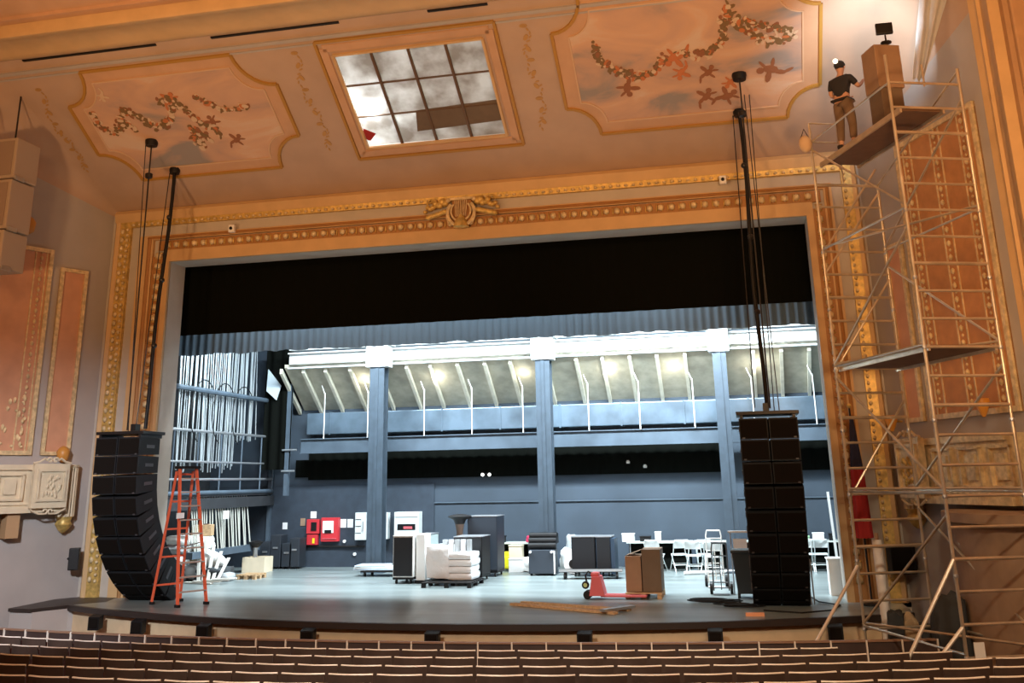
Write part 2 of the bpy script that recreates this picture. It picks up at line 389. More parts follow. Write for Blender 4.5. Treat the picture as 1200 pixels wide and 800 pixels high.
# sloped roof soffit over the rear bay
b = B()
b.prism([(-8.15, 8.5, 4.90), (-8.15, 6.85, 6.14), (-8.15, 6.85, 6.24), (-8.15, 8.5, 5.0)], (19.25, 0, 0)); struct('ceiling_rear_bay', b, DECKC)
i = 0
for px in (347, 372, 397, 425, 457, 489, 516, 547, 578, 607, 647, 682, 712, 743, 774, 806, 845, 884, 916, 948):  # exposed roof rafters, only numbered on with the trim
    p = ay(px, 440, 8.0); 
    o = struct('trim_%d' % (20+i), B().prism([(p.x-.05, 8.45, 4.93), (p.x-.05, 6.87, 6.12), (p.x-.05, 6.87, 5.96), (p.x-.05, 8.45, 4.77)], (.1, 0, 0)), mat('rafter_paint', (.62, .58, .46), .7, var=.1)); i += 1
# columns
for j, (pl, pr, nm) in enumerate(((432, 449, 'left'), (631, 648, 'middle'), (845.5, 862, 'right'))):
    a = ay(pl, 560, 6.45); c = ay(pr, 560, 6.45); x = (a.x+c.x)/2; wd = c.x-a.x
    t = thing('steel_column', {'left': 'blue-grey column at the back of the stage beside the red fire panel', 'middle': 'blue-grey column rising behind the black machine, middle of the three', 'right': 'blue-grey column behind the hand truck, rightmost of the three'}[nm], 'column', (x, 6.4, 0), 0, 'stage columns')
    b = B(); b.box((0, 0, 2.99), (wd, .06, 5.98)); b.box((0, .36, 2.99), (wd, .06, 5.98)); b.box((0, .18, 2.99), (wd*.35, .34, 5.98)); b.box((0, -.02, 2.99), (wd*.22, .06, 5.98))
    b.build('shaft', mat('column_paint', (.04, .058, .078), .55, var=.12), t)
    B().box((0, .15, 6.31), (wd*1.55, .5, .66), bev=.02).box((0, .15, 6.68), (wd*1.9, .56, .08)).build('capital', WHITEB, t)
    B().box((0, .15, .03), (wd*1.5, .6, .06)).build('base_plate', STEELB, t)
# beams
t = thing('truss_beam', 'brightly lit white beam across the tops of the stage columns', 'beam', (0, 6.8, 6.11))
B().box((1.5, .1, .25), (19, .10, .46)).box((1.5, .1, .47), (19, .34, .05)).box((1.5, .1, 0), (19, .34, .05)).build('girder', WHITEB, t)
B().box((1.5, .1, .62), (19, .2, .1)).build('top_chord', WHITEB, t)
tag(B().box((1.2, 7.62, 3.7), (18, .12, .42)).box((1.2, 7.62, 3.92), (18, .26, .03)).box((1.2, 7.62, 3.49), (18, .26, .03)).build('steel_beam', STEELB), 'lower blue-grey beam hung on thin white rods behind the columns', 'beam')
b = B(); b.box((1.0, 8.2, 4.42), (17.6, .5, .68), bev=.03)
for x in [-7+1.9*k for k in range(9)]: b.box((x, 8.2, 4.42), (.05, .54, .72))
tag(b.build('air_duct', mat('bright_duct_metal', (.11, .155, .20), .35, .3, var=.25, scale=1.3)), 'long blue-grey rectangular duct below the sloping roof', 'duct')
i = 0
for px in (380, 431, 497, 553, 613, 690, 750, 814, 884, 957):
    p = ay(px, 490, 7.45)
    o = B().rod((p.x, 7.45, 3.92), (p.x, 7.45, 5.35), .018, 6).rod((p.x, 7.45, 5.3), (p.x-.12, 7.45, 5.6), .014, 6).build('hanger_rod', WHITE)
    tag(o, 'thin white rod holding the lower beam, %s from the left' % ORD[i], 'rod', 'beam hanger rods'); i += 1
# curtain helper
def drape(name, x0, x1, z0, z1, y, m, amp, per, label, cat='curtain', ragged=0, parent=None, th=.02):
    nu = max(8, int((x1-x0)/per*6))
    def f(u, v):
        x = x0+(x1-x0)*u; a = noise.noise(Vector((x*.8, 1.7, y)))
        zz = z0+(z1-z0)*v + (noise.noise(Vector((x*3, y, 0)))*ragged*(1-v))
        return Vector((x, y+amp*sin(2*pi*x/per+3*a)*(.6+.4*a), zz))
    o = B().grid(f, nu, 6, th).build(name, m, parent, True)
    if label: tag(o, label, cat)
    return o
drape('valance_curtain', -8.7, 8.4, 6.41, 10.95, 1.05, CURT, .03, .5, 'wide black valance curtain across the top of the stage opening')
drape('border_curtain', -9.6, 9.6, 6.08, 10.95, 2.45, CURTB, .045, .22, 'blue-grey border curtain hanging just behind the black valance', ragged=.05)
drape('back_curtain', -7.9, 5.6, 2.66, 3.95, 8.45, CURT, .03, .4, 'black curtain strip below the lower beam on the rear wall')
drape('leg_curtain', -8.35, -6.9, 2.75, 3.3, 8.45, CURT, .03, .4, 'dark curtain fragment at the left end of the rear wall')
drape('side_curtain', 6.2, 9.0, 2.66, 3.85, 8.45, CURT, .03, .4, 'black curtain strip on the rear wall right of the right column')
# twin emergency light under the black strip
p = ay(570, 556, 8.36)
t = thing('emergency_light', 'twin-headed white emergency light on the black rear curtain strip', 'light', (p.x, 8.36, p.z))
B().box((0, 0, 0), (.28, .06, .1), bev=.01).build('housing', BLK, t)
for s in (-1, 1): B().ball((s*.11, -.06, 0), .1).build('lamp_head', mat('lamp_glow', (1, 1, 1), .5, emit=(1, 1, .95), es=4), t)
for q, l in (((736, 541), 'small white ceiling-level fitting on the black strip, left one of the pair'), ((756, 546), 'small white fitting on the black strip, right one of the pair')):
    p = ay(*q, 8.4); tag(B().lathe((p.x, p.y-.02, p.z), [(.05, -.05), (.06, 0), (.03, .05)], 10).build('wall_fitting', WHITE, smooth=True), l, 'fitting')

# ---- counterweight fly rail at stage left
FX = -9.2
t = thing('counterweight_rack', 'tall counterweight rack of silver pipes at the left of the stage', 'rigging rack', (FX, 2.2, 0))
random.seed(3)
for k in range(46):
    y = .2+k*.108+random.uniform(-.02, .02)
    z1 = 7.6; z0 = 2.9+random.uniform(0, .35)+(.9 if k > 34 else 0)
    B().rod((random.uniform(-.12, .12)-.15, y, z0), (-.15+random.uniform(-.04, .04), y, z1), .017+.006*(k % 3), 6).build('lift_pipe', mat('dull_pipe', (.36, .40, .42), .4, .5), t)
for z, r in ((5.2, .075), (4.05, .04), (3.2, .03), (2.72, .035), (2.35, .06)):
    B().rod((.1, -.2, z), (.1, 6.1, z), r, 8).build('rail', STEELB if r > .05 else STEEL, t)
for y in (0, 1.3, 2.6, 3.9, 5.2, 6.1): B().rod((.1, y, 2.35), (.1, y, 4.05), .025, 6).build('rail_post', STEELB, t)
for y in (-.1, 6.2): B().box((.0, y, 3.3), (.12, .12, 6.6)).build('upright', STEELB, t)
B().box((-.35, 3.0, 2.3), (.9, 6.4, .12)).build('catwalk_deck', BLACKP, t)
B().box((.1, 3.0, 2.05), (.1, 6.4, .3)).build('catwalk_fascia', BLACKP, t)
for k in range(3):
    z = 3.0+.2*k
    B().path([(.14, 1.4+1.2*k+.7*sin(a), 4.6-.9*cos(a)) if a < 10 else 0 for a in [2.2+i*.25 for i in range(16)]], .016).build('cable_loop', BLK, t)
t = thing('rope_lock_rail', 'row of pale vertical ropes below the catwalk behind the ladder', 'rope rail', (FX-.1, 3.2, 0))
for k in range(24):
    y = .1+k*.15; B().rod((random.uniform(-.05, .05)+.25, y+random.uniform(-.1, .1), .75), (.1, y, 2.25), .02, 6).build('hand_rope', mat('pale_rope', (.55, .56, .5), .8), t)
B().box((.3, 2, .7), (.25, 4, .18)).build('lock_rail', STEELB, t)
p = ay(255, 593, 5.0); B().box((.42, 1.75, 1.72), (.02, .34, .22)).build('notice_card', PAPER, t)
# dark hanging legs and bright work panel by the left end of the rear wall
o = drape('masking_leg', -9.15, -8.15, 3.0, 6.9, 7.6, CURT, .09, .35, 'dark masking drape at the far left of the stage rear')
p = ay(325, 452, 7.42)
tag(B().prism([(p.x-.35, 7.42, p.z+.55), (p.x+.12, 7.42, p.z+.0), (p.x-.02, 7.42, p.z-.45), (p.x-.38, 7.42, p.z-.15)], (0, .05, 0)).build('reflector_panel', mat('pale_panel', (.6, .68, .72), .4)), 'pale triangular reflector panel above the catwalk at far left', 'panel')
p = ay(340, 575, 7.9)
t = thing('corner_post', 'tall blue-grey post with pale handles at the left end of the lower beam', 'post', (p.x, 7.6, 0))
B().box((0, 0, 3.95), (.14, .14, 3.5)).build('post_tube', STEELB, t)
B().rod((-.15, -.1, 3.6), (.35, -.1, 3.6), .03).build('handle', STEEL, t); B().rod((-.15, -.1, 2.95), (.3, -.1, 2.95), .03).build('handle', STEEL, t)
p = ay(557, 0, 0)

# ================================================================== CEILING PAINTINGS AND LAYLIGHT
def arcpt(cx, ct, r, a0, a1, n=7): return [(cx+r*cos(rad(a0+(a1-a0)*i/n)), ct+r*sin(rad(a0+(a1-a0)*i/n))) for i in range(n+1)]
def octo(x0, x1, t0, t1, r):
    return arcpt(x0, t0, r, 90, 0)+arcpt(x1, t0, r, 180, 90)+arcpt(x1, t1, r, -90, -180)+arcpt(x0, t1, r, 0, -90)
def lineloop(name, pts, wd, h, m, parent, off=0.0):
    b = B()
    for a, c in zip(pts, pts[1:]+pts[:1]): bar(b, cp(*a), cp(*c), wd, h, off)
    return b.build(name, m, parent)
def mural_mat(name, seed):
    m = bpy.data.materials.new(name); m.use_nodes = True; nt = m.node_tree; N = nt.nodes; L = nt.links
    tc = N.new('ShaderNodeTexCoord'); mp = N.new('ShaderNodeMapping'); L.new(tc.outputs['Object'], mp.inputs[0]); mp.inputs['Location'].default_value = (seed, seed*2, 0)
    mp.inputs['Scale'].default_value = (.45, .8, 1)
    n = N.new('ShaderNodeTexNoise'); n.inputs['Scale'].default_value = 1.1; n.inputs['Detail'].default_value = 7; n.inputs['Distortion'].default_value = .8; L.new(mp.outputs[0], n.inputs[0])
    r = N.new('ShaderNodeValToRGB'); L.new(n.outputs[0], r.inputs[0]); e = r.color_ramp.elements
    e[0].position = .36; e[0].color = (.30, .26, .24, 1); e[1].position = .66; e[1].color = (.64, .47, .35, 1)
    x = r.color_ramp.elements.new(.45); x.color = (.52, .33, .24, 1); x = r.color_ramp.elements.new(.58); x.color = (.62, .38, .25, 1)
    L.new(r.outputs[0], N['Principled BSDF'].inputs['Base Color']); N['Principled BSDF'].inputs['Roughness'].default_value = .8
    return m
PLINE = mat('painted_ochre_line', (.42, .22, .04), .6); PCREAM = mat('painted_cream_line', (.62, .42, .27), .7)
GMATS = [mat('painted_leaf', (.20, .12, .05), .8), mat('painted_rose', (.62, .46, .32), .8), mat('painted_terracotta', (.52, .17, .06), .8), mat('painted_umber', (.28, .11, .05), .8)]
def blob(b, p, rx, rt, a):
    M = Matrix.Translation(p) @ Matrix((Vector((1, 0, 0)), UP, Vector((1, 0, 0)).cross(UP))).transposed().to_4x4() @ Matrix.Rotation(a, 4, 'Z')
    b.lathe((0, 0, 0), [(1, -.004), (1, .004)], 8, M @ Matrix.Diagonal((rx, rt, 1, 1)))
def mural(x0, x1, t0, t1, r, label, garlands, figures, seed):
    random.seed(seed)
    t = thing('ceiling_painting', label, 'painting', cp((x0+x1)/2, (t0+t1)/2))
    P = octo(x0, x1, t0, t1, r); k = .965
    xc, tcn = (x0+x1)/2, (t0+t1)/2
    off = Vector(t.location)
    def loc(o): o.location = -off; return o
    b = B(); vs = [b.bm.verts.new(cp(xc, tcn)+CN*.012)]+[b.bm.verts.new(cp(*q)+CN*.012) for q in P]
    for i in range(1, len(vs)): b.bm.faces.new((vs[0], vs[i], vs[i % (len(vs)-1)+1]))
    loc(b.build('painted_border', PEACH, t))
    ix = .36; Q = octo(x0+ix, x1-ix, t0+ix*.8, t1-ix*.8, r*.75)
    b = B(); vs = [b.bm.verts.new(cp(xc, tcn)+CN*.02)]+[b.bm.verts.new(cp(*q)+CN*.02) for q in Q]
    for i in range(1, len(vs)): b.bm.faces.new((vs[0], vs[i], vs[i % (len(vs)-1)+1]))
    loc(b.build('painted_canvas', mural_mat('mural_clouds_%d' % seed, seed), t))
    loc(lineloop('gilt_moulding', P, .085, .05, PLINE, t)); loc(lineloop('inner_moulding', Q, .04, .03, PCREAM, t, .01))
    G = [B() for _ in GMATS]
    for poly, n in garlands:
        pp = [onceil(*q) for q in poly]
        for a, c in zip(pp, pp[1:]):
            L_ = (c-a).length; m_ = max(1, int(L_/.085))
            for i in range(m_):
                for _ in range(6):
                    p = a.lerp(c, (i+random.random())/m_)+Vector((random.gauss(0, n*.6), 0, 0))+UP*random.gauss(0, n)+CN*random.uniform(.026, .04)
                    blob(G[random.choice((0, 0, 0, 1, 1, 3, 2))], p, random.uniform(.035, .09), random.uniform(.025, .06), random.uniform(0, 3.1))
    for nm, gb, gm in zip(('painted_leaves', 'painted_roses', 'painted_ribbons', 'painted_stems'), G, GMATS): loc(gb.build(nm, gm, t))['kind'] = 'stuff'
    for (px, py), s, ci in figures:
        b = B(); o = onceil(px, py)+CN*.03; th = random.uniform(0, 6.28)
        for dx, dt, rx, rt, a in ((0, 0, .13, .08, .3), (.14, .1, .065, .065, 0), (-.17, -.02, .1, .045, .3), (-.27, -.1, .1, .03, 1.0), (.03, -.12, .11, .03, -1.2), (.16, -.02, .1, .026, -.4), (-.04, .15, .12, .05, 1.9)):
            qx, qt = dx*cos(th)-dt*sin(th), dx*sin(th)+dt*cos(th); blob(b, o+Vector((qx*s, 0, 0))+UP*qt*s+CN*random.uniform(0, .006), rx*s, rt*s, a+th)
        loc(b.build('painted_cherub', GMATS[ci], t))
mural(-9.48, -3.97, .9, 3.82, .8, 'octagonal ceiling painting with garlands, left of the laylight',
      [([(108, 132), (120, 150), (138, 156), (148, 142), (158, 150)], .05), ([(140, 150), (146, 128), (160, 135), (178, 145), (196, 146), (205, 128), (200, 115), (186, 120)], .06),
       ([(205, 118), (222, 132), (238, 145), (252, 148), (258, 158)], .05), ([(228, 112), (245, 120), (262, 128), (292, 124)], .035), ([(226, 158), (240, 172), (225, 150), (246, 162)], .07)],
      [((150, 132), .9, 3), ((200, 116), 1.0, 2), ((250, 142), .9, 3), ((236, 158), 1, 3), ((278, 163), .9, 3), ((120, 112), .7, 1)], 11)
mural(2.67, 8.3, 1.0, 4.15, .7, 'octagonal ceiling painting with cherubs, right of the laylight',
      [([(697, 52), (703, 72), (722, 82), (745, 90), (765, 84), (778, 66)], .06), ([(790, 62), (812, 62), (832, 62), (848, 45), (846, 22), (853, 8)], .06),
       ([(853, 15), (868, 30), (890, 44), (912, 46), (932, 38)], .07), ([(870, 22), (900, 30), (925, 35)], .04)],
      [((790, 66), 1.2, 2), ((735, 102), 1.1, 3), ((830, 84), .9, 3), ((828, 112), 1, 3), ((852, 112), 1.1, 3), ((903, 80), 1.3, 3), ((798, 84), .9, 2), ((856, 95), .8, 2)], 23)
# painted stencil ornaments on the plaster between the panels
def arab(label, pts):
    b = B(); P = [onceil(*q) for q in pts]
    for j, (a, c) in enumerate(zip(P, P[1:])):
        n = 9
        for i in range(n):
            u = i/n; p = a.lerp(c, u)+CN*.012
            s = Vector((1, 0, 0))*.11*sin(u*2*pi+j*pi)
            blob(b, p+s, .05, .02, 1.2+cos(u*6)); 
            if i % 3 == 0: blob(b, p, .09, .05, u*3)
    tag(b.build('stencilled_ornament', mat('stencil_gold', (.46, .26, .09), .7)), label, 'painted ornament')
arab('faint gold stencilled scroll on the ceiling left of the left painting', [(45, 105), (65, 145), (85, 175), (108, 203)])
arab('faint gold stencilled scroll between left painting and laylight', [(345, 62), (358, 105), (375, 145), (391, 178)])
arab('faint gold stencilled scroll between laylight and right painting', [(613, 30), (622, 70), (632, 115), (640, 155)])
# laylight
t = thing('ceiling_laylight', 'square glazed ceiling light with glowing left panes and dark bars', 'skylight', cp(-.6, 2.36)); off = Vector(t.location)
def loc(o): o.location = -off; return o
R_ = lambda x0, x1, t0, t1: [(x0, t0), (x1, t0), (x1, t1), (x0, t1)]
loc(lineloop('outer_moulding', R_(-2.68, 1.48, .92, 3.86), .08, .05, PLINE, t)); loc(lineloop('flat_border', R_(-2.54, 1.33, 1.05, 3.70), .22, .03, PEACH, t))
loc(lineloop('inner_moulding', R_(HX0, HX1, HT0, HT1), .07, .05, ORANGE, t))
MUN = mat('dark_bronze_bar', (.13, .07, .03), .5); n_i = 0
gm = bpy.data.materials.new('obscured_glass'); gm.use_nodes = True; N = gm.node_tree.nodes; L = gm.node_tree.links
for q in list(N): N.remove(q)
ou = N.new('ShaderNodeOutputMaterial'); tr = N.new('ShaderNodeBsdfTranslucent'); tp = N.new('ShaderNodeBsdfTransparent'); df = N.new('ShaderNodeBsdfDiffuse')
nz = N.new('ShaderNodeTexNoise'); nz.inputs['Scale'].default_value = 1.7; nz.inputs['Detail'].default_value = 8; rr = N.new('ShaderNodeValToRGB'); L.new(nz.outputs[0], rr.inputs[0]); tcg = N.new('ShaderNodeTexCoord'); L.new(tcg.outputs['Object'], nz.inputs[0])
rr.color_ramp.elements[0].color = (.28, .27, .26, 1); rr.color_ramp.elements[1].color = (.9, .95, 1, 1); rr.color_ramp.elements[0].position = .35; rr.color_ramp.elements[1].position = .65
L.new(rr.outputs[0], tr.inputs[0]); df.inputs[0].default_value = (.55, .5, .45, 1); tp.inputs[0].default_value = (.75, .78, .8, 1)
m1 = N.new('ShaderNodeMixShader'); m1.inputs[0].default_value = .35; L.new(tr.outputs[0], m1.inputs[1]); L.new(df.outputs[0], m1.inputs[2])
m2 = N.new('ShaderNodeMixShader'); m2.inputs[0].default_value = .25; L.new(m1.outputs[0], m2.inputs[1]); L.new(tp.outputs[0], m2.inputs[2]); L.new(m2.outputs[0], ou.inputs[0])
dx, dt = (HX1-HX0)/4, (HT1-HT0)/3
for i in range(4):
    for j in range(3):
        q = [cp(HX0+dx*i+.02, HT0+dt*j+.02), cp(HX0+dx*(i+1)-.02, HT0+dt*j+.02), cp(HX0+dx*(i+1)-.02, HT0+dt*(j+1)-.02), cp(HX0+dx*i+.02, HT0+dt*(j+1)-.02)]
        loc(B().prism([p-CN*.06 for p in q], CN*.008).build('glass_pane', gm, t))
for i in range(1, 4): b = B(); bar(b, cp(HX0+dx*i, HT0), cp(HX0+dx*i, HT1), .07, .05, -.06); loc(b.build('glazing_bar', MUN, t))
for j in range(1, 3): b = B(); bar(b, cp(HX0, HT0+dt*j), cp(HX1, HT0+dt*j), .03, .04, -.06); loc(b.build('glazing_bar', MUN, t))
# board lying on the glass, and the well with its work lamp
q = [onceil(*z) for z in ((487, 131), (590, 117), (594, 141), (489, 155))]
tag(B().prism([p-CN*.055 for p in q], CN*.02).build('cardboard_sheet', CARD2), 'brown board lying on the right-hand laylight panes', 'board')
q = [onceil(*z) for z in ((425, 152), (440, 158), (434, 166), (428, 164))]
tag(B().prism([p-CN*.055 for p in q], CN*.02).build('red_scrap', FLAGR), 'small red scrap at the lower left corner of the laylight', 'scrap')
b = B()
for a, c in (((HX0-.2, HT0-.1), (HX1+.2, HT0-.1)), ((HX1+.2, HT0-.1), (HX1+.2, HT1+.1)), ((HX1+.2, HT1+.1), (HX0-.2, HT1+.1)), ((HX0-.2, HT1+.1), (HX0-.2, HT0-.1))):
    p, q = cp(*a)-CN*.08, cp(*c)-CN*.08; b.prism([p, q, q+Vector((0, 0, 2.2)), p+Vector((0, 0, 2.2))], Vector((.01, .01, 0)))
b.prism([cp(HX0-.2, HT0-.1)+Vector((0, 0, 2.2)), cp(HX1+.2, HT0-.1)+Vector((0, 0, 2.2)), cp(HX1+.2, HT1+.1)+Vector((0, 0, 2.2)), cp(HX0-.2, HT1+.1)+Vector((0, 0, 2.2))], (0, 0, .02))
struct('wall_laylight_well', b, WHITE)
p = onceil(428, 132)-CN*.42
lamp('attic_lamp', 'POINT', p, 85, (1, .97, .9), .08)
p = onceil(520, 100)-CN*1.3
lamp('attic_lamp', 'POINT', p, 22, (1, .85, .7), .1)

# lyre cartouche over the opening
p = ay(543, 249, 0); t = thing('lyre_cartouche', 'gilded lyre and scroll ornament at the top centre of the proscenium', 'ornament', (p.x, -.14, p.z))
def arcs(b, c, r, a0, a1, rad_, n=10, sx=1, sz=1): b.path([(c[0]+sx*r*cos(rad(a0+(a1-a0)*i/n)), c[1], c[2]+sz*r*sin(rad(a0+(a1-a0)*i/n))) for i in range(n+1)], rad_, 6)
b = B()
for s in (-1, 1): arcs(b, (0, -.08, -.05), .34, 90-s*50, 90-s*165, .045); arcs(b, (0, -.1, -.02), .25, 90-s*45, 90-s*150, .025); b.ball((s*.33, -.08, .27), .13); arcs(b, (s*.05, -.1, -.12), .3, 90-s*60, 90-s*130, .03)
b.box((0, -.08, .3), (.6, .06, .06)); b.build('lyre_frame', GOLDP, t, True)
b = B(); [b.rod((x*.05, -.1, .3), (x*.04, -.1, -.15), .012, 5) for x in range(-3, 4)]; b.build('lyre_strings', GOLDP, t)
B().lathe((0, -.06, -.3), [(.05, -.14), (.2, -.12), (.16, .02), (.09, .12), (.05, .2)], 14).build('lyre_base', GOLD, t, True)
B().box((0, 0, .0), (.5, .06, .66), bev=.03).build('shield', OCHRE2, t)
for s in (-1, 1):
    b = B()
    for i in range(9):
        a = i/8; b.ball((s*(.42+.5*a), -.06, .22-.18*a*a+.05*sin(i*2)), (.2-.08*a, .14, .2-.1*a))
        b.ball((s*(.42+.42*a), -.05, .0-.12*a), (.17, .12, .13))
    arcs(b, (s*.75, -.08, .22), .12, 0, 320, .025); b.build('acanthus_scroll', GOLD, t, True)

# ================================================================== SIDE WALL DECORATION
def wallframe(side):
    dxt = .5 if side < 0 else -.42
    L_ = math.hypot(1, dxt); u = Vector((-dxt/L_, -1/L_, 0)); x0 = WL if side < 0 else WR
    nrm = Vector((1/L_, -dxt/L_, 0)) if side < 0 else Vector((-1/L_, dxt/L_, 0))
    if side > 0: nrm = Vector((-1/L_, -.42/L_, 0))
    return (lambda s, z, o=0.0: Vector((x0, 0, z))+u*s+nrm*o), u, nrm
def wpanel(side, s0, s1, z0, z1, name, label, m_f, m_b, bw=.09, orn=None):
    W, u, nrm = wallframe(side); c = W((s0+s1)/2, (z0+z1)/2)
    t = thing(name, label, 'wall panel', c)
    def l(o): o.location = -Vector(c); return o
    l(B().prism([W(s0, z0, .0), W(s1, z0, .0), W(s1, z1, .0), W(s0, z1, .0)], nrm*.03).build('field', m_f, t))
    b = B()
    for a0, a1, c0, c1 in ((s0, s1, z0, z0+bw), (s0, s1, z1-bw, z1), (s0, s0+bw, z0+bw, z1-bw), (s1-bw, s1, z0+bw, z1-bw)):
        b.prism([W(a0, c0, .0), W(a1, c0, .0), W(a1, c1, .0), W(a0, c1, .0)], nrm*.08)
    l(b.build('moulding', m_b, t))
    if orn:
        b = B(); n = int((z1-z0)/.28)
        for ss in orn:
            for i in range(n):
                z = z0+.25+(z1-z0-.5)*i/(n-1); b.ball(W(ss, z, .06), (.09, .09, .13), sub=1); b.ball(W(ss, z+.14, .05), (.05, .05, .07), sub=1)
        l(b.build('gilt_stencil', GOLDP, t, True))
        b = B()
        for ss in orn:
            for q in (-.14, .14): b.prism([W(ss+q-.015, z0+bw, .03), W(ss+q+.015, z0+bw, .03), W(ss+q+.015, z1-bw, .03), W(ss+q-.015, z1-bw, .03)], nrm*.02)
        l(b.build('fillet', GOLDP, t))
    return t, W, u, nrm, l
wpanel(-1, .60, 1.32, 3.32, 7.96, 'wall_panel', 'narrow tall salmon panel on the left wall beside the gilded frame', SALMON, GOLDP)
t, W, u, nrm, l = wpanel(-1, 1.55, 3.6, 3.32, 8.37, 'wall_panel', 'wide salmon panel with gilt stencil bands at the left edge', SALMON, GOLDP, .1, (1.85, 2.95))
b = B()
random.seed(5)
for i in range(40): b.ball(W(random.uniform(1.8, 3.2), 3.5+random.random()**1.5*1.2, .05), (.1, .06, random.uniform(.06, .2)), sub=1)
l(b.build('gilt_foliage', GOLDP, t, True))
wpanel(1, .74, 1.40, 3.5, 7.2, 'wall_panel', 'narrow tall panel on the right wall behind the scaffold', SALMON, GOLDP)
wpanel(1, 1.62, 4.3, 3.5, 9.2, 'wall_panel', 'wide orange panel with gilt bands on the right wall behind the scaffold', mat('orange_panel_paint', (.52, .24, .09), .7, var=.1), GOLDP, .1, (2.0, 3.0, 3.9))
def box_front(side, s0, s1, z0, z1, label, m1, gold):
    W, u, nrm = wallframe(side); c = W((s0+s1)/2, z0); t = thing('box_parapet', label, 'balcony box', c)
    def l(o): o.location = -Vector(c); return o
    def slab(bm, a0, a1, c0, c1, o0, o1): bm.prism([W(a0, c0, o0), W(a1, c0, o0), W(a1, c1, o0), W(a0, c1, o0)], nrm*(o1-o0))
    b = B(); slab(b, s0, s1, z0, z1, 0, .35); l(b.build('parapet', m1, t))
    b = B(); slab(b, s0, s1, z1-.12, z1, .35, .42); slab(b, s0, s1, z0, z0+.14, .35, .42); slab(b, s0, s1, z0+.18, z0+.22, .35, .39); l(b.build('ledge_moulding', m1, t))
    a = s0+.1
    b = B(); slab(b, a, a+.85, z0+.1, z1+.02, .42, .55)
    for aa, cc, dd, ee in ((a+.08, a+.77, z0+.25, z0+.3), (a+.08, a+.77, z1-.16, z1-.1), (a+.08, a+.13, z0+.3, z1-.16), (a+.72, a+.77, z0+.3, z1-.16)): slab(b, aa, cc, dd, ee, .55, .6)
    l(b.build('cartouche_panel', m1, t))
    b = B(); random.seed(9)
    for i in range(26): b.ball(W(a+.2+.45*random.random(), z0+.36+.5*random.random(), .56), (.07, .07, .12), sub=1)
    l(b.build('carved_relief', gold, t, True))
    for q in (-1, 1):
        b = B(); cs = a+.425
        b.path([W(cs+q*(.07+.07*cos(k*.7)*(1-k/12)), z1+.1+.07*sin(k*.7)*(1-k/12), .52) for k in range(9)][::-1]+[W(cs+q*.2, z1+.14, .52), W(cs+q*.32, z1+.06, .52), W(cs+q*.46, z1+.03, .52)], .028)
        b.path([W(cs+q*(.06+.05*cos(k*.7)), z0+.02+.05*sin(k*.7), .52) for k in range(8)]+[W(cs+q*.22, z0-.03, .52), W(cs+q*.42, z0+.07, .52)], .025)
        l(b.build('scroll', GOLDP if gold is GOLD else CREAM, t, True))
    for a in [s0+1.1+.85*k for k in range(int((s1-s0-1.1)/.85)+1)]:
        b = B(); slab(b, a, a+.62, z0+.28, z0+.33, .35, .42); slab(b, a, a+.62, z1-.25, z1-.2, .35, .42); slab(b, a, a+.05, z0+.3, z1-.22, .35, .42); slab(b, a+.57, a+.62, z0+.3, z1-.22, .35, .42)
        slab(b, a+.17, a+.45, z0+.42, z1-.34, .35, .4); l(b.build('coffer', m1, t))
    b = B(); cc = W(s0-.1, 0, .12)
    for k in range(9):
        an = pi*k/8; p = cc+u*(-cos(an)*.2)+nrm*(sin(an)*.2); b.rod((p.x, p.y, z0-.12), (p.x, p.y, z1-.08), .026, 6)
    b.lathe((cc.x, cc.y, 0), [(.15, z0-.12), (.15, z1-.1)], 14); b.lathe((cc.x, cc.y, 0), [(.16, z1-.09), (.23, z1-.05), (.23, z1-.0), (.18, z1)], 16); b.lathe((cc.x, cc.y, 0), [(.2, z0-.12), (.2, z0-.06), (.15, z0-.06)], 16)
    l(b.build('fluted_pilaster', CREAM if gold is not GOLD else GOLDP, t, 60))
    B_ = B().lathe((cc.x, cc.y, 0), [(.04, z0-.5), (.12, z0-.42), (.2, z0-.3), (.16, z0-.22), (.2, z0-.12)], 14); l(B_.build('corbel', GOLD, t, True))
    return t
box_front(-1, .70, 4.0, 2.0, 3.09, 'cream carved box front with scrolled cartouche on the left wall', CREAM, CREAM)
box_front(1, .9, 4.2, 1.95, 3.15, 'gilded carved box front on the right wall behind the scaffold', GOLDP, GOLD)
W, u, nrm = wallframe(-1)
for s_, z, lab in ((.82, 3.1, 'small amber wall sconce above the cream carved box front'), ):
    p = W(s_, z, .18); t = thing('wall_sconce', lab, 'lamp', p)
    B().rod((0, 0, .1), (-nrm.x*.2, -nrm.y*.2, .1), .02).build('bracket', GOLD, t); B().lathe((0, 0, 0), [(.04, .05), (.13, .12), (.16, .3), (.1, .4), (.02, .44)], 12).build('shade', mat('amber_glass', (.55, .25, .05), .4), t, True)
p = W(2.35, 8.6, .2); t = thing('wall_sconce', 'small amber wall sconce above the wide left panel, beside the beige speakers', 'lamp', p)
B().rod((0, 0, .1), (-nrm.x*.22, -nrm.y*.22, .1), .02).build('bracket', GOLD, t); B().lathe((0, 0, 0), [(.04, .02), (.15, .1), (.18, .32), (.12, .42), (.02, .5)], 12).build('shade', MATS['amber_glass'], t, True)
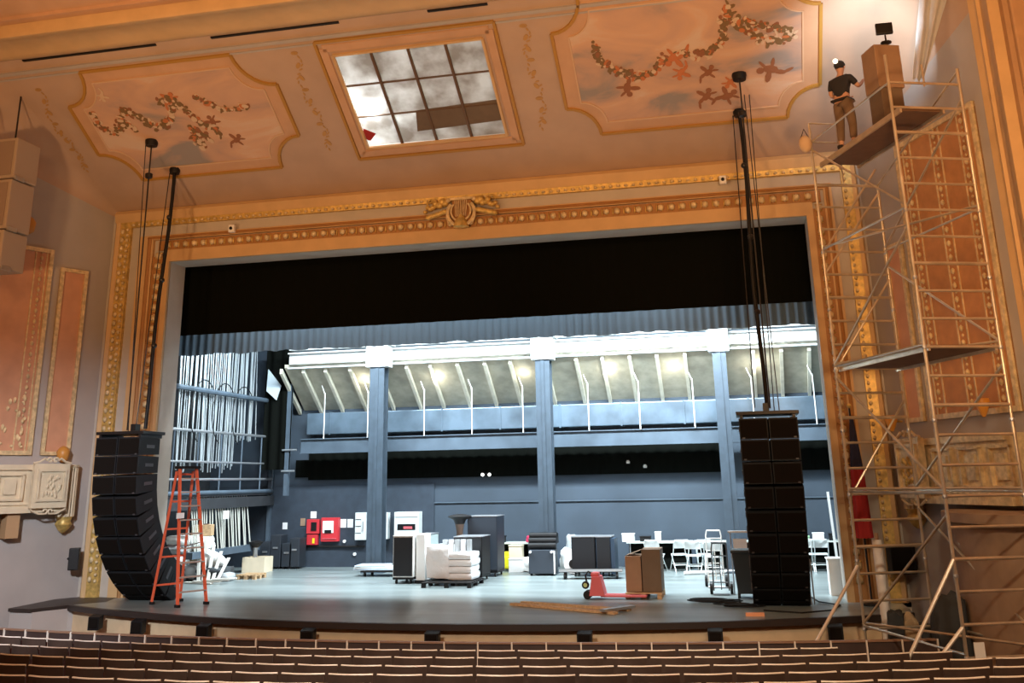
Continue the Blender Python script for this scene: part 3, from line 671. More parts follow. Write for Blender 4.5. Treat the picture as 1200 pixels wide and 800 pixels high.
# corbels under the left box
for s_, lab in ((1.75, 'short tan bracket block under the cream box, nearer the frame'), (2.25, 'short tan bracket block under the cream box at the left edge')):
    b = B(); b.prism([W(s_, 1.45, 0), W(s_+.3, 1.45, 0), W(s_+.3, 2.0, 0), W(s_, 2.0, 0)], nrm*.3); tag(b.build('box_corbel', mat('tan_paint', (.45, .28, .15), .7)), lab, 'bracket')
W2, u2, n2 = wallframe(1)
for s_, z, lab in ((.5, 3.45, 'amber wall sconce on the right wall behind the middle of the scaffold'), (3.55, 3.55, 'amber wall sconce glowing above the gilded box front')):
    p = W2(s_, z, .25); t = thing('wall_sconce', lab, 'lamp', p)
    B().rod((0, 0, .1), (-n2.x*.26, -n2.y*.26, .1), .02).build('bracket', GOLD, t); B().lathe((0, 0, 0), [(.03, -.1), (.08, .0), (.14, .16), (.13, .22), (.12, .22)], 12).build('shade', mat('lit_amber_glass', (.6, .25, .04), .4, emit=(1, .35, .03), es=.06), t, True)
# curved base wall under the right box
b = B(); b.lathe((12.7, -3.4, 0), [(3.2, -1.0), (3.2, 1.62), (3.35, 1.7), (3.35, 1.85), (3.1, 1.87)], 40); struct('wall_box_base', b, mat('brown_plaster', (.34, .23, .15), .75, var=.08), 40)
# small wall speakers
t = thing('wall_speaker', 'small black speaker on the left wall low beside the gilded frame', 'speaker', W(.33, .9, .3))
B().box((0, 0, 0), (.24, .24, .5), rz=.5, bev=.02).build('cabinet', BLK, t); B().rod((0, 0, .0), (-nrm.x*.3, -nrm.y*.3, 0), .03).build('bracket', BLK2, t)
t = thing('wall_speaker', 'small black speaker on the right wall behind the scaffold rungs', 'speaker', W2(.30, .85, .28))
B().box((0, 0, 0), (.5, .3, .55), rz=.2, bev=.02).build('cabinet', BLK, t); B().rod((0, 0, .0), (-n2.x*.28, -n2.y*.28, 0), .03).build('bracket', BLK2, t); B().box((0, -.16, 0), (.42, .01, .46), rz=.2).build('grille', GRILL, t)
for q, lab in (((272, 268), 'small white box fixed on the proscenium moulding at upper left'), ((847, 211), 'small pale camera fitting on the proscenium moulding at upper right')):
    p = ay(*q, -.2); t = thing('proscenium_fitting', lab, 'fitting', p); B().box((0, 0, 0), (.16, .12, .2), bev=.02).build('housing', PAPER, t); B().rod((0, -.03, 0), (0, .16, 0), .03).build('mount', BLK2, t); B().rod((0, -.09, 0), (0, -.06, 0), .04, 12).build('lens', BLK, t)

# ================================================================== FLOWN SPEAKER ARRAYS
def line_array(x, y, ztop, n, label, R0=3.0):
    t = thing('line_array', label, 'speaker array', (x, y, ztop))
    h = .405; D = .78; yb = 0; z = -.12; a = 0; step = rad(8.6)
    B().box((0, .1, 0), (1.2, .9, .07), bev=.01).box((-.5, .1, -.06), (.06, .86, .1)).box((.5, .1, -.06), (.06, .86, .1)).build('rigging_frame', BLK2, t)
    B().box((0, .25, .12), (.12, .2, .2)).build('rigging_hook', BLK2, t)
    # walk the hinge line down the rear of the boxes
    P = Vector((0, 0, -.1)); ang = 0
    for i in range(n):
        if i > 1: ang += step*(1.0 if i > 2 else .5)
        M = Matrix.Translation(P) @ Matrix.Rotation(ang, 4, 'X')          # lower boxes swing back upstage
        for s in (-1, 1):
            b = B(); x0 = s*.285
            b.prism([M @ Vector((x0-.272, -.38, .0)), M @ Vector((x0-.272, -.38, -h+.006)), M @ Vector((x0-.272, .42, -h+.03)), M @ Vector((x0-.272, .42, -.02))], M.to_3x3() @ Vector((.544, 0, 0)))
            b.box((0, .05, -h/2), (.04, .7, h-.04), M=M)
            cab = b.build('cabinet', CABS, t)
            B().box((x0, -.385, -h/2), (.50, .015, h-.06), M=M).build('grille', GRILL, cab)
            B().box((x0+s*.275, .05, -h/2), (.02, .3, .07), M=M).box((x0+s*.2, -.398, -h+.03), (.05, .012, .03), M=M).build('rigging_plate', mat('grey_rigging', (.10, .10, .11), .4, .4), cab)
        P = M @ Vector((0, 0, -h))
    return t
aL = onceil(178, 165); bL = onceil(205, 198); aR = onceil(866, 87); bR = onceil(866, 130)
line_array(-7.72, -2.0, 3.72, 10, 'tall black J-shaped speaker array hanging at the left of the stage')
line_array(6.53, -2.1, 3.70, 10, 'tall black speaker array hanging at the right, seen straight on')
def hoist(p, q, x, yf, yb, zt, side):
    t = thing('rigging_chain', 'thin grey hoist chain with round black ceiling boot above the %s speaker array' % side, 'chain', p, group=None); o = Vector(p)
    B().lathe((0, 0, -.04), [(.14, -.1), (.16, 0), (.16, .05)], 14).build('ceiling_boot', BLK, t, True)
    B().rod((0, 0, 0), Vector((p.x+.02, p.y+.02, zt))-o, .018, 6).build('chain', BLK2, t)
    for k in (.55, ): B().lathe(Vector((0, 0, -(p.z-zt)*.13)), [(.03, -.08), (.09, -.05), (.09, .05), (.03, .08)], 10).build('shackle', BLK2, t)
    t = thing('cable_bundle', 'thick black cable bundle running down to the %s speaker array' % side, 'cable', q); o = Vector(q)
    B().lathe((0, 0, -.03), [(.12, -.1), (.14, 0), (.13, .05)], 14).build('ceiling_boot', BLK, t, True)
    e = Vector((q.x, yb, zt+.05)); pts = [Vector((0, 0, 0)).lerp(e-o, i/8)+Vector((0.03*sin(i), 0, 0)) for i in range(9)]
    B().path(pts, .045, 8).build('cable', BLK, t, True)
    for k in (.2, .45, .7): pp = Vector((0, 0, 0)).lerp(e-o, k); B().ball(pp, .14).build('cable_tie', BLK2, t)
    B().rod((-.14, 0, -.1), e-o+Vector((-.22, 0, 0)), .012, 6).build('safety_wire', BLK2, t)
hoist(aL, bL, -7.8, -2, -1.5, 3.8, 'left'); hoist(aR, bR, 6.5, -2, -1.6, 3.8, 'right')
for q0, q1, lab in (((171, 240), (150, 508), 'thin pale wire left of the left speaker array chain'), ((878, 130), (908, 488), 'thin wire just right of the right speaker array cable'), ((872, 130), (914, 488), 'thinner wire farthest right above the right speaker array')):
    a = onceil(q0[0], 165 if q0[0] < 500 else 110); c = ay(*q1, -1.8); c = Vector((c.x, c.y, 3.7))
    tag(B().rod(a, c, .011, 5).build('rigging_wire', BLK2), lab, 'wire')
# beige array at the left edge
q0 = ay(0, 165, -3.5); e0 = ay(33, 165, -3.5); e3 = ay(29, 316, -3.5)
t = thing('side_speaker_array', 'stack of three beige speaker boxes hanging at the upper left edge', 'speaker array', (e0.x-.75, -3.5, q0.z))
zz = [ay(20, y, -3.5).z-q0.z for y in (166, 213, 271, 316)]
for k in range(3):
    wv = .72-.03*k
    cab = B().box((0, .1, (zz[k]+zz[k+1])/2), (wv*2, .8, zz[k]-zz[k+1]-.03), bev=.03).build('cabinet', BEIGE, t)
    B().box((0, -.31, (zz[k]+zz[k+1])/2), (wv*2-.16, .02, zz[k]-zz[k+1]-.18), bev=.008).build('grille', BEIGG, cab)
    B().box((wv+.005, -.1, zz[k+1]+.03), (.04, .3, .1)).build('hinge_plate', STEEL, cab)
B().rod((-.3, .1, 0), (-.3, .1, ceilz(3.4)-q0.z), .02).rod((.3, .1, 0), (.3, .1, ceilz(3.4)-q0.z), .02).build('hanging_cable', BLK2, t)

# ================================================================== SCAFFOLD
A = Vector((7.84, -3.1, 0)); UX = Vector((cos(rad(20)), sin(rad(20)), 0)); WX = 1.3; V = Vector((1.10, -2.90, 0))
ZF = -1.0
t = thing('scaffold_tower', 'tall galvanised tube scaffold tower at the right of the stage', 'scaffold', (A.x, A.y, ZF)); SC0 = Vector(t.location)
def l(o): o.location = -SC0; return o
def SP(a, v, z): p = A+UX*(WX*a)+V*v; return Vector((p.x, p.y, z))
TOP = {(0, 0): 9.35, (1, 0): 8.05, (0, 1): 9.46, (1, 1): 9.25}
for (a, v), zt_ in TOP.items():
    b = B(); b.rod(SP(a, v, ZF+.12), SP(a, v, zt_), .027, 10); 
    for k in range(1, 5): b.rod(SP(a, v, ZF+2.05*k-.06), SP(a, v, ZF+2.05*k+.06), .033, 10)
    l(b.build('standard', ALU, t)); l(B().lathe(SP(a, v, ZF), [(.09, 0), (.09, .02), (.03, .03), (.03, .14)], 12).build('base_jack', STEEL, t))
for v in (0, 1):
    z = -.55
    while z < (8.1 if v == 0 else 9.3):
        big = abs(((z-ZF) % 2.25)-.0) < .3
        l(B().rod(SP(0, v, z), SP(1, v, z), .023 if not big else .03, 8).build('rung', ALU, t)); z += .4525
    
def tube(a, b, r=.022, nm='brace', m=ALU): l(B().rod(a, b, r, 8).build(nm, m, t))
for k in range(4):     # side bracing between the two ladder frames
    z = -.1+2.26*k
    tube(SP(0, 0, z+.1), SP(0, 1, z+2.0)) if k % 2 == 0 else tube(SP(0, 0, z+2.1), SP(0, 1, z+.1))
    tube(SP(1, 0, z+2.0), SP(1, 1, z+.1)) if k % 2 == 0 else tube(SP(1, 0, z+.1), SP(1, 1, z+2.0))
    tube(SP(0, 0, z+.05), SP(0, 1, z+.05)); tube(SP(1, 0, z+.05), SP(1, 1, z+.05)); tube(SP(0, 0, z+.1), SP(1, 1, z+.1))
for v in (0,): 
    for z in (6.65, 4.4, 2.1): tube(SP(0, v, z), SP(1, v, z+1.75))
tube(SP(0, 0, 6.25), SP(1, 0, 7.9)); tube(SP(1, 1, 3.5), SP(.1, 1, 5.5)) if False else None
# guard rails at the top
for z in (8.95, 9.35):
    tube(SP(0, 0, z), SP(.45, 0, z), .018, 'guard_rail'); tube(SP(0, 0, z), SP(0, 1, z), .018, 'guard_rail') if z < 9 else None
tube(SP(.45, 0, 8.1), SP(.45, 0, 9.35), .018, 'guard_rail'); tube(SP(1, 0, 8.05), SP(1, 1, 9.2), .018, 'guard_rail')
tube(SP(.5, 1, 9.3), SP(.5, 1, 8.9), .018, 'guard_rail')
for z, a0, a1, nm in ((8.46, .14, .70, 'upper_deck'), (4.42, .08, .92, 'middle_deck')):
    b = B(); b.prism([SP(a0, .02, z), SP(a1, .02, z), SP(a1, .98, z), SP(a0, .98, z)], (0, 0, .05)); l(b.build(nm, mat('plywood_deck', (.16, .085, .045), .8, var=.1), t))
    b = B(); [b.prism([SP(q-.015, .0, z-.05), SP(q+.015, .0, z-.05), SP(q+.015, 1, z-.05), SP(q-.015, 1, z-.05)], (0, 0, .1)) for q in (a0-.02, a1+.02)]; l(b.build('deck_frame', ALU, t))
for p, q in ((SP(0, 0, .94), (6.35, -4.6, ZF+.03)), (SP(0, 1, 1.26), (7.55, -6.35, ZF+.03)), (SP(0, 1, .32), (7.7, -6.35, ZF+.05))):
    e = Vector(q); tube(p, e, .03, 'outrigger', mat('bright_tube', (.85, .78, .68), .3, .5))
# clamps
for q, (a, v) in zip([c for c in t.children if c.name.startswith('standard')], TOP):
    for z in [-.1+1.13*k for k in range(7)]: B().ball(SP(a, v, z), (.09, .09, .1), sub=1).build('coupler', STEEL, q)
B_ = B().box((SP(0, 1, .2)+Vector((.18, -.05, -.2))), (.16, .01, .26), rz=.3); l(B_.build('tag_card', PAPER, t))
# things carried by the scaffold
zd = 8.51
p = SP(.22, .42, zd+.55)
t = thing('packing_crate', 'brown cardboard carton stacked on top, beside the worker on the scaffold', 'box', SP(.47, .62, zd+.76))
B().box((0, 0, .42), (.5, .5, .84), rz=.35, bev=.01).build('carton', CARD, t); B().box((0, 0, .846), (.08, .5, .008), rz=.35).build('tape', CARD2, t)
t = thing('packing_crate', 'lower brown carton standing on the scaffold deck under another carton', 'box', SP(.47, .62, zd))
B().box((0, 0, .38), (.42, .46, .75), rz=.35, bev=.01).build('carton', CARD2, t); B().box((0, 0, .757), (.08, .46, .006), rz=.35).build('tape', CARD, t)
t = thing('tool_bag', 'cream bag hanging at the top left corner of the scaffold', 'bag', ay(944, 172, -3.15)); t.location.z = 8.72
B().ball((0, 0, .18), (.26, .22, .38)).build('bag_body', mat('cream_canvas', (.6, .42, .26), .8, bump=.3), t, True); B().path([(-.08, 0, .3), (0, 0, .5), (.08, 0, .3)], .012).build('strap', BLK2, t)
lp = SP(.47, .7, 10.45)
t = thing('floodlight', 'bright white work lamp on a stand on the top cartons, lighting the ceiling', 'lamp', (lp.x, lp.y, 10.14))
B().rod((0, 0, 0), (0, 0, .22), .015).lathe((0, 0, 0), [(.1, 0), (.1, .02)], 10).build('stand', BLK2, t)
B().box((0, .02, .3), (.3, .08, .22), bev=.02).build('lamp_head', BLK, t); B().box((0, .065, .32), (.26, .01, .18)).build('lamp_glass', mat('lamp_glass_lit', (1, 1, 1), .3, emit=(.95, 1, 1), es=14), t)
lamp('floodlight_beam', 'SPOT', (lp.x-.02, lp.y+.1, 10.5), 420, (.75, .9, 1.0), .06, (lp.x-.05, -2.6, 11.4), 100, blend=.9)
# plastic sheeting hanging in the top right corner
q0 = ay(1142, -6, -4.1)
def sheet(x0, x1, z0, z1, y, label, lean):
    def f(u, v): x = x0+(x1-x0)*u*(.35+.65*v)+lean*(v-1); return Vector((x, y+.08*sin(u*14+v*3)+.05*noise.noise(Vector((u*5, v*6, 1))), z0+(z1-z0)*v+.04*sin(u*9)))
    tag(B().grid(f, 24, 14, .006).build('plastic_sheeting', mat('milky_plastic', (.62, .62, .62), .25, bump=.3, bscale=8), None, True), label, 'plastic sheet')
sheet(10.2, 10.8, 9.75, 11.9, -3.9, 'crumpled translucent plastic sheet hanging in the upper right corner', .45)
sheet(9.45, 9.6, 9.6, 11.9, -3.7, 'thin strip of plastic sheet slanting down behind the top of the scaffold', 0) if False else None

# ================================================================== PERSON
def skin_body(name, joints, edges, m, parent, sub=2):
    me = bpy.data.meshes.new(name); me.from_pydata([j[0] for j in joints], edges, []); o = bpy.data.objects.new(name, me); COL.objects.link(o)
    md = o.modifiers.new('skin', 'SKIN'); md.use_smooth_shade = True
    for v, j in zip(me.skin_vertices[0].data, joints): v.radius = (j[1], j[1] if len(j) < 3 else j[2])
    me.skin_vertices[0].data[0].use_root = True
    s = o.modifiers.new('sub', 'SUBSURF'); s.levels = sub; s.render_levels = sub
    me.materials.append(m); o.parent = parent; return o
pp = SP(.22, .30, zd)
t = thing('person', 'person in dark top and headlamp standing on the scaffold facing the wall', 'person', pp, rad(-35))
J = [((0, 0, .98), .15, .11), ((0, 0, 1.18), .13, .10), ((0, .01, 1.36), .16, .11), ((0, .02, 1.46), .07), ((0, .04, 1.56), .05),            # pelvis..neck
     ((0, .06, 1.64), .085, .095), ((0, .06, 1.74), .075, .09),
     ((-.19, .02, 1.42), .06), ((-.26, .05, 1.16), .045), ((-.12, .26, 1.10), .036), ((-.05, .33, 1.13), .03),
     ((.19, .02, 1.42), .06), ((.30, .12, 1.22), .045), ((.26, .34, 1.36), .036), ((.25, .42, 1.42), .03),
     ((-.10, 0, .88), .10), ((-.12, .03, .50), .065), ((-.12, -.02, .09), .045), ((-.13, .13, .04), .035),
     ((.10, 0, .88), .10), ((.13, .04, .50), .065), ((.14, -.02, .09), .045), ((.15, .13, .04), .035)]
E_ = [(0, 1), (1, 2), (2, 3), (3, 4), (4, 5), (5, 6), (2, 7), (7, 8), (8, 9), (9, 10), (2, 11), (11, 12), (12, 13), (13, 14), (0, 15), (15, 16), (16, 17), (17, 18), (0, 19), (19, 20), (20, 21), (21, 22)]
body = skin_body('body', J, E_, SKIN, t)
for s, wr, dr in ((-1, Vector((-.05, .33, 1.13)), Vector((.05, .07, .03))), (1, Vector((.25, .42, 1.42)), Vector((-.01, .07, .06)))):
    d = dr.normalized(); sd = d.cross(Vector((0, 0, 1))).normalized()
    for k in range(4):
        o = wr+d*.05+sd*(.018*(k-1.5)); L_ = (.065, .08, .075, .055)[k]
        skin_body('finger', [(wr, .02), (o, .012), (o+d*L_*.5+Vector((0, 0, .008)), .009), (o+d*L_-Vector((0, 0, .012)), .008)], [(0, 1), (1, 2), (2, 3)], SKIN, body, 1)
    skin_body('thumb', [(wr, .018), (wr+d*.03-sd*.03*s, .012), (wr+d*.07-sd*.04*s, .009)], [(0, 1), (1, 2)], SKIN, body, 1)
skin_body('shirt', [((0, 0, .97), .175, .135), ((0, 0, 1.18), .155, .12), ((0, .01, 1.36), .18, .13), ((0, .02, 1.45), .10), ((-.2, .02, 1.41), .075), ((-.25, .05, 1.22), .065), ((.2, .02, 1.41), .075), ((.28, .09, 1.26), .065)],
          [(0, 1), (1, 2), (2, 3), (2, 4), (4, 5), (2, 6), (6, 7)], DKCL, t)
skin_body('trousers', [((0, 0, 1.03), .168, .13), ((-.10, 0, .84), .115), ((-.12, .03, .50), .085), ((-.12, -.01, .14), .07), ((.10, 0, .84), .115), ((.13, .04, .50), .085), ((.14, -.01, .14), .07)],
          [(0, 1), (1, 2), (2, 3), (0, 4), (4, 5), (5, 6)], KHAKI, t)
B().ball((0, .04, 1.73), (.22, .24, .2)).build('cap', DKCL, t, True)
B().box((0, -.0, .97), (.37, .29, .05), bev=.02).build('tool_belt', BLK2, t)
b = B(); b.ball((0, .16, 1.66), (.03, .05, .05)); b.ball((-.035, .145, 1.70), .018); b.ball((.035, .145, 1.70), .018); b.box((0, .14, 1.615), (.05, .02, .012)); b.ball((-.09, .06, 1.68), (.02, .05, .07)); b.ball((.09, .06, 1.68), (.02, .05, .07)); b.build('face', SKIN, body, True)
B().ball((.0, -.1, 1.78), .1).build('headlamp', mat('headlamp_lit', (1, 1, .9), .3, emit=(1, .85, .6), es=3), t, True)
for s in (-1, 1): B().box((s*.135, .05, .045), (.1, .28, .09), bev=.03).build('boot', BLK2, t)

# ================================================================== THINGS ON THE STAGE
def at(px, py): p = az(px, py); return Vector((p.x, p.y, 0))
# --- apron front-fill speakers
for i, (px, lab) in enumerate(((87, 'farthest left'), (160, 'below the left speaker array'), (257, 'below the stepladder'), (391, 'between ladder and white crates'), (534, 'below the shrink-wrapped stack'), (699, 'below the floor planks'), (840, 'left of the right speaker array'), (975, 'at the right beside the scaffold'))):
    q = az(px, 728, -.12); x = q.x; y = lip_y(x, .12)-.08
    t = thing('front_fill_speaker', 'small black speaker hung on the cream stage front, '+lab, 'speaker', (x, y, -.24), 0, 'front fill speakers on the stage edge')
    B().prism([(-.13, -.1, -.14), (.13, -.1, -.14), (.13, .06, -.1), (-.13, .06, -.1)], (0, 0, .26)).build('cabinet', BLK, t); B().box((0, -.105, 0), (.2, .01, .2)).build('grille', GRILL, t); B().box((0, .12, .12), (.06, .15, .03)).build('bracket', BLK2, t)
# --- stepladder
p1, p2 = at(209, 712), at(243, 708)
t = thing('stepladder', 'tall orange fibreglass stepladder standing beside the left speaker array', 'ladder', (p1+p2)/2, math.atan2(p2.y-p1.y, p2.x-p1.x))
HL, Wb, Wt, DB = 2.95, (p2-p1).length, .42, 1.1
for s in (-1, 1):
    B().prism([(s*Wb/2-.02, -.0, 0), (s*Wb/2+.02, 0, 0), (s*Wb/2+.02, .08, 0), (s*Wb/2-.02, .08, 0)], (-s*(Wb-Wt)/2, .55, HL)).build('front_rail', ORED, t)
    B().prism([(s*Wb/2-.02, DB, 0), (s*Wb/2+.02, DB, 0), (s*Wb/2+.02, DB+.05, 0), (s*Wb/2-.02, DB+.05, 0)], (-s*(Wb-Wt)/2, -.41, HL-.08)).build('rear_rail', ORED, t)
    B().box((s*Wb/2, .05, .03), (.07, .14, .06)).build('foot', BLK, t); B().box((s*Wb/2, DB, .03), (.07, .12, .06)).build('foot', BLK, t)
    B().rod((s*.25, .3, 1.3), (s*.25, .92, 1.2), .012).build('spreader', STEEL, t)
for k in range(9):
    z = .3+k*.3; u_ = z/HL; B().box((0, .04+.55*u_, z), (Wb-(Wb-Wt)*u_, .1, .03)).build('step', mat('ladder_step', (.55, .42, .36), .4, .4), t)
    if k % 2 == 0: B().box((0, DB+.02-.41*u_, z+.1), (Wb-(Wb-Wt)*u_, .03, .04)).build('rear_brace', ORED, t)
B().box((0, .6, HL+.0), (Wt+.08, .3, .06), bev=.01).build('top_cap', BLK, t); B().box((-.3, .28, 1.9), (.2, .01, .12), rz=.1).build('label_plate', PAPER, t)
# --- heap of sacks, boards and boxes behind the ladder
hp = at(228, 682); random.seed(21)
heap = []
def sack(x, y, z, sx, sy, sz, m, lab, rz=0, name='folded_cloth', cat='cloth', lean=0):
    t = B(); M = Matrix.Translation((x, y, z+sz/2)) @ Matrix.Rotation(rz, 4, 'Z') @ Matrix.Rotation(lean, 4, 'Y')
    r = bmesh.ops.create_cube(t.bm, size=1); bmesh.ops.subdivide_edges(t.bm, edges=t.bm.edges[:], cuts=5, use_grid_fill=True)
    for v in t.bm.verts:
        n_ = noise.noise(v.co*3+Vector((x*7, y, z))); d = v.co.copy(); L_ = max(.001, d.length)
        v.co = (d.normalized()*(.42*L_+.3)) * (1+.22*n_)
        v.co = M @ Vector((v.co.x*sx, v.co.y*sy, v.co.z*sz))
    o = t.build(name, m, None, True, loc=(x, y, z)); tag(o, lab, cat); return o
CLW = mat('white_cloth', (.75, .76, .74), .9, bump=.4, bscale=9); CLG = mat('grey_cloth', (.35, .37, .38), .9, bump=.4, bscale=9); CLD = mat('dark_cloth', (.04, .045, .05), .9); CLB = mat('tan_cloth', (.42, .32, .2), .9, bump=.4)
X, Y = hp.x, hp.y
P3 = at(200, 682); P4 = at(225, 680); P5 = at(250, 680)
sack(P3.x, P3.y+.1, 0, .9, .8, .42, CLD, 'dark folded cloth at the lower left of the heap behind the ladder')
sack(P3.x+.05, P3.y+.15, .40, .75, .7, .34, CLW, 'white cloth bundle on the dark one, left side of the heap')
sack(P3.x+.05, P3.y+.15, .72, .8, .7, .25, CLG, 'grey cloth bundle high on the left of the heap')
sack(P3.x+.1, P3.y+.15, .95, .7, .6, .28, CLW, 'white bundle topmost at the left of the heap')
sack(P4.x, P4.y, 0, .75, .8, .5, CLG, 'grey sack at the bottom middle of the heap behind the ladder')
sack(P4.x+.05, P4.y+.1, .48, .8, .7, .35, CLB, 'tan sack in the middle of the heap behind the ladder')
sack(P4.x+.1, P4.y+.1, .82, .7, .7, .36, CLW, 'crumpled white cloth in the upper middle of the heap')
t = thing('wooden_crate', 'brown crate at the top of the heap behind the ladder', 'crate', (P4.x+.15, P4.y+.15, 1.18)); B().box((0, 0, .15), (.55, .4, .3), rz=.3, bev=.01).build('crate_body', WOOD, t); B().box((0, -.0, .31), (.3, .2, .03), rz=.3).build('crate_lid', DWOOD, t)
sack(P5.x, P5.y, 0, .9, .9, .38, CLD, 'dark cloth at the lower right of the heap')
sack(P5.x-.05, P5.y, .36, .7, .6, .4, CLW, 'white cloth roll leaning on the right side of the heap', rz=.5, lean=.5)
sack(P5.x+.35, P5.y-.1, .0, .6, .5, .22, CLG, 'small grey rag at the right foot of the heap')
for k in range(5):
    a = Vector((P5.x-.2+.14*k, P5.y-.55, .04)); c = a+Vector((-.3+.1*k, .4, 1.25-.17*k)); d = (c-a)
    o = B().prism([a, a+Vector((.09, 0, 0)), a+Vector((.09, .03, 0)), a+Vector((0, .03, 0))], d).build('loose_board', mat('pale_board', (.72, .70, .64), .6, var=.1))
    tag(o, 'pale board leaning on the heap, %s from the left' % ORD[k], 'board', 'boards leaning on the heap')
for k in range(4):
    a = at(238+10*k, 683); o = B().box((a.x, a.y-.25, .03+.035*k), (.95-.1*k, .12, .03), rz=-.25+.2*k).build('loose_board', MATS['pale_board']); tag(o, 'flat pale board on the floor in front of the heap, %s from below' % ORD[k], 'board', 'flat boards by the heap')
# --- crate with lamp post, pallet
def pallet(px0, px1, py, depth, m, label, rz=0, h=.13):
    a, c = at(px0, py), at(px1, py); w_ = (c-a).length; t = thing('pallet', label, 'pallet', (a+c)/2+Vector((0, depth/2, 0)), rz)
    n = max(4, int(depth/.17))
    for k in range(n): B().box((0, -depth/2+.06+(depth-.12)*k/(n-1), h-.012), (w_, .1, .022)).build('deck_board', m, t)
    for x in (-1, 0, 1):
        B().box((x*(w_/2-.05), 0, h-.035), (.09, depth, .022)).build('stringer', m, t)
        for y in (-1, 0, 1): B().box((x*(w_/2-.05), y*(depth/2-.06), (h-.046)/2), (.1, .1, h-.046)).build('block', m, t)
    return t, w_
t, _ = pallet(276, 299, 679, .7, WOOD, 'low raw wood pallet on the floor beside the heap')
a, c = at(283, 671), at(309, 671); w_ = (c-a).length
t = thing('open_crate', 'open cream box standing near the left end of the rear wall', 'crate', (a+c)/2+Vector((0, .3, 0)))
for q in ((0, -.28, .22, w_, .03), (0, .28, .22, w_, .03)): B().box(q[:3], (q[3], q[4], .44)).build('side_panel', CREAM, t)
for s in (-1, 1): B().box((s*(w_/2-.015), 0, .22), (.03, .53, .44)).build('end_panel', CREAM, t)
B().box((0, 0, .02), (w_-.06, .53, .04)).build('bottom', CREAM, t)
a = at(293, 671)+Vector((0, .28, 0))
t = thing('bollard_lamp', 'short grey post with flared dark top standing in the open cream box', 'lamp', (a.x, a.y, .045))
B().lathe((0, 0, 0), [(.07, 0), (.07, .62), (.09, .66)], 14).build('post', STEEL, t, True); B().lathe((0, 0, .66), [(.09, 0), (.2, .12), (.22, .16), (.1, .2)], 16).build('lamp_top', BLK2, t, True)
# --- dark drums against the rear wall
for i, px in enumerate((318, 330, 343, 352)):
    a = at(px, 665); t = thing('dark_case', 'dark equipment case in shadow against the rear wall, %s from the left' % ORD[i], 'case', (a.x, 7.95, 0), 0, 'dark cases at the far left')
    hh = (.75, .95, .7, .85)[i]; B().box((0, 0, .06+hh/2), (.34, .5, hh), bev=.02).build('case_body', mat('dark_blue_case', (.02, .026, .035), .6), t); B().box((0, -.26, .06+hh*.6), (.16, .02, .05)).build('handle', STEEL, t)
    for s in (-1, 1): B().lathe((s*.12, -.2, 0), [(.03, 0), (.03, .06)], 8).build('caster', BLK, t)
# --- fire panel, papers, switch cabinets on the rear wall
YW = 8.44
def wbox(px0, py0, px1, py1, d, name, label, cat, m, y=YW, parts=None):
    a, c = ay(px0, py1, y), ay(px1, py0, y); t = thing(name, label, cat, ((a.x+c.x)/2, y, (a.z+c.z)/2))
    w_, h = c.x-a.x, c.z-a.z; B().box((0, -d/2, 0), (w_, d, h), bev=.008).build('housing', m, t); return t, w_, h, d
t, w_, h, d = wbox(378, 606, 399, 634, .16, 'fire_alarm_panel', 'large red fire alarm panel with white sheet on the rear wall', 'fire panel', RED)
B().box((-.05, -d-.01, .08), (w_*.62, .01, h*.5)).build('instruction_sheet', PAPER, t); B().box((-.05, -d-.015, -.06), (w_*.4, .01, h*.14)).build('display', BLK, t); B().box((0, -d-.012, -h*.38), (w_*.8, .03, .02)).build('door_lip', PINK, t)
t, w_, h, d = wbox(361, 608, 376, 625, .14, 'alarm_box', 'smaller red alarm box left of the large red panel', 'fire panel', RED)
B().box((.04, -d-.01, 0), (w_*.45, .01, h*.6)).build('window', BLK, t)
t, w_, h, d = wbox(361, 626, 374, 638, .12, 'alarm_box', 'lowest red box under the smaller alarm box', 'fire panel', RED)
B().box((.05, -d-.01, -.03), (w_*.2, .01, h*.5)).build('label_plate', YEL, t)
for i, (q, l) in enumerate((((364, 599, 371, 607), 'white notice above the small red alarm box'), ((399, 608, 406, 618), 'white notice right of the red panel, left one of two'), ((407, 608, 414, 618), 'white notice right of the red panel, right one of two'), ((331, 612, 337, 620), 'small white notice alone on the dark wall left of the red panel'), ((352, 607, 358, 616), 'small tan notice left of the red alarm boxes'))):
    a, c = ay(q[0], q[3], YW), ay(q[2], q[1], YW); tag(B().box(((a.x+c.x)/2, YW-.005, (a.z+c.z)/2), (c.x-a.x, .01, c.z-a.z)).build('wall_notice', PAPER if i != 4 else CARD), l, 'notice')
GC = mat('white_switch_cabinet', (.72, .76, .76), .45)
t, w_, h, d = wbox(419, 600, 432.5, 632, .25, 'switch_cabinet', 'white electrical cabinet on the rear wall just left of the left column', 'cabinet', GC)
for z in (-.25, 0, .25): B().box((-w_*.2, -d-.005, z*h), (w_*.5, .012, .015)).build('seam', BLK, t)
B().rod((w_*.25, -d-.02, -.15), (w_*.25, -d-.02, .15), .012).build('handle', STEEL, t)
t, w_, h, d = wbox(450, 600, 457.5, 631, .25, 'switch_cabinet', 'narrow white electrical cabinet just right of the left column', 'cabinet', GC); B().rod((0, -d-.02, -.1), (0, -d-.02, .1), .012).build('handle', STEEL, t)
t, w_, h, d = wbox(466, 599, 495, 628, .35, 'control_cabinet', 'square white cabinet with dark viewing slot on the rear wall', 'cabinet', GC)
B().box((0, -d-.005, -.08), (w_*.72, .012, h*.24)).build('viewing_slot', BLK, t); B().box((.05, -d-.015, -.1), (w_*.35, .01, h*.1)).build('red_label', PINK, t); B().box((0, -d-.01, h*.3), (w_*.9, .01, .012)).build('seam', STEEL, t)
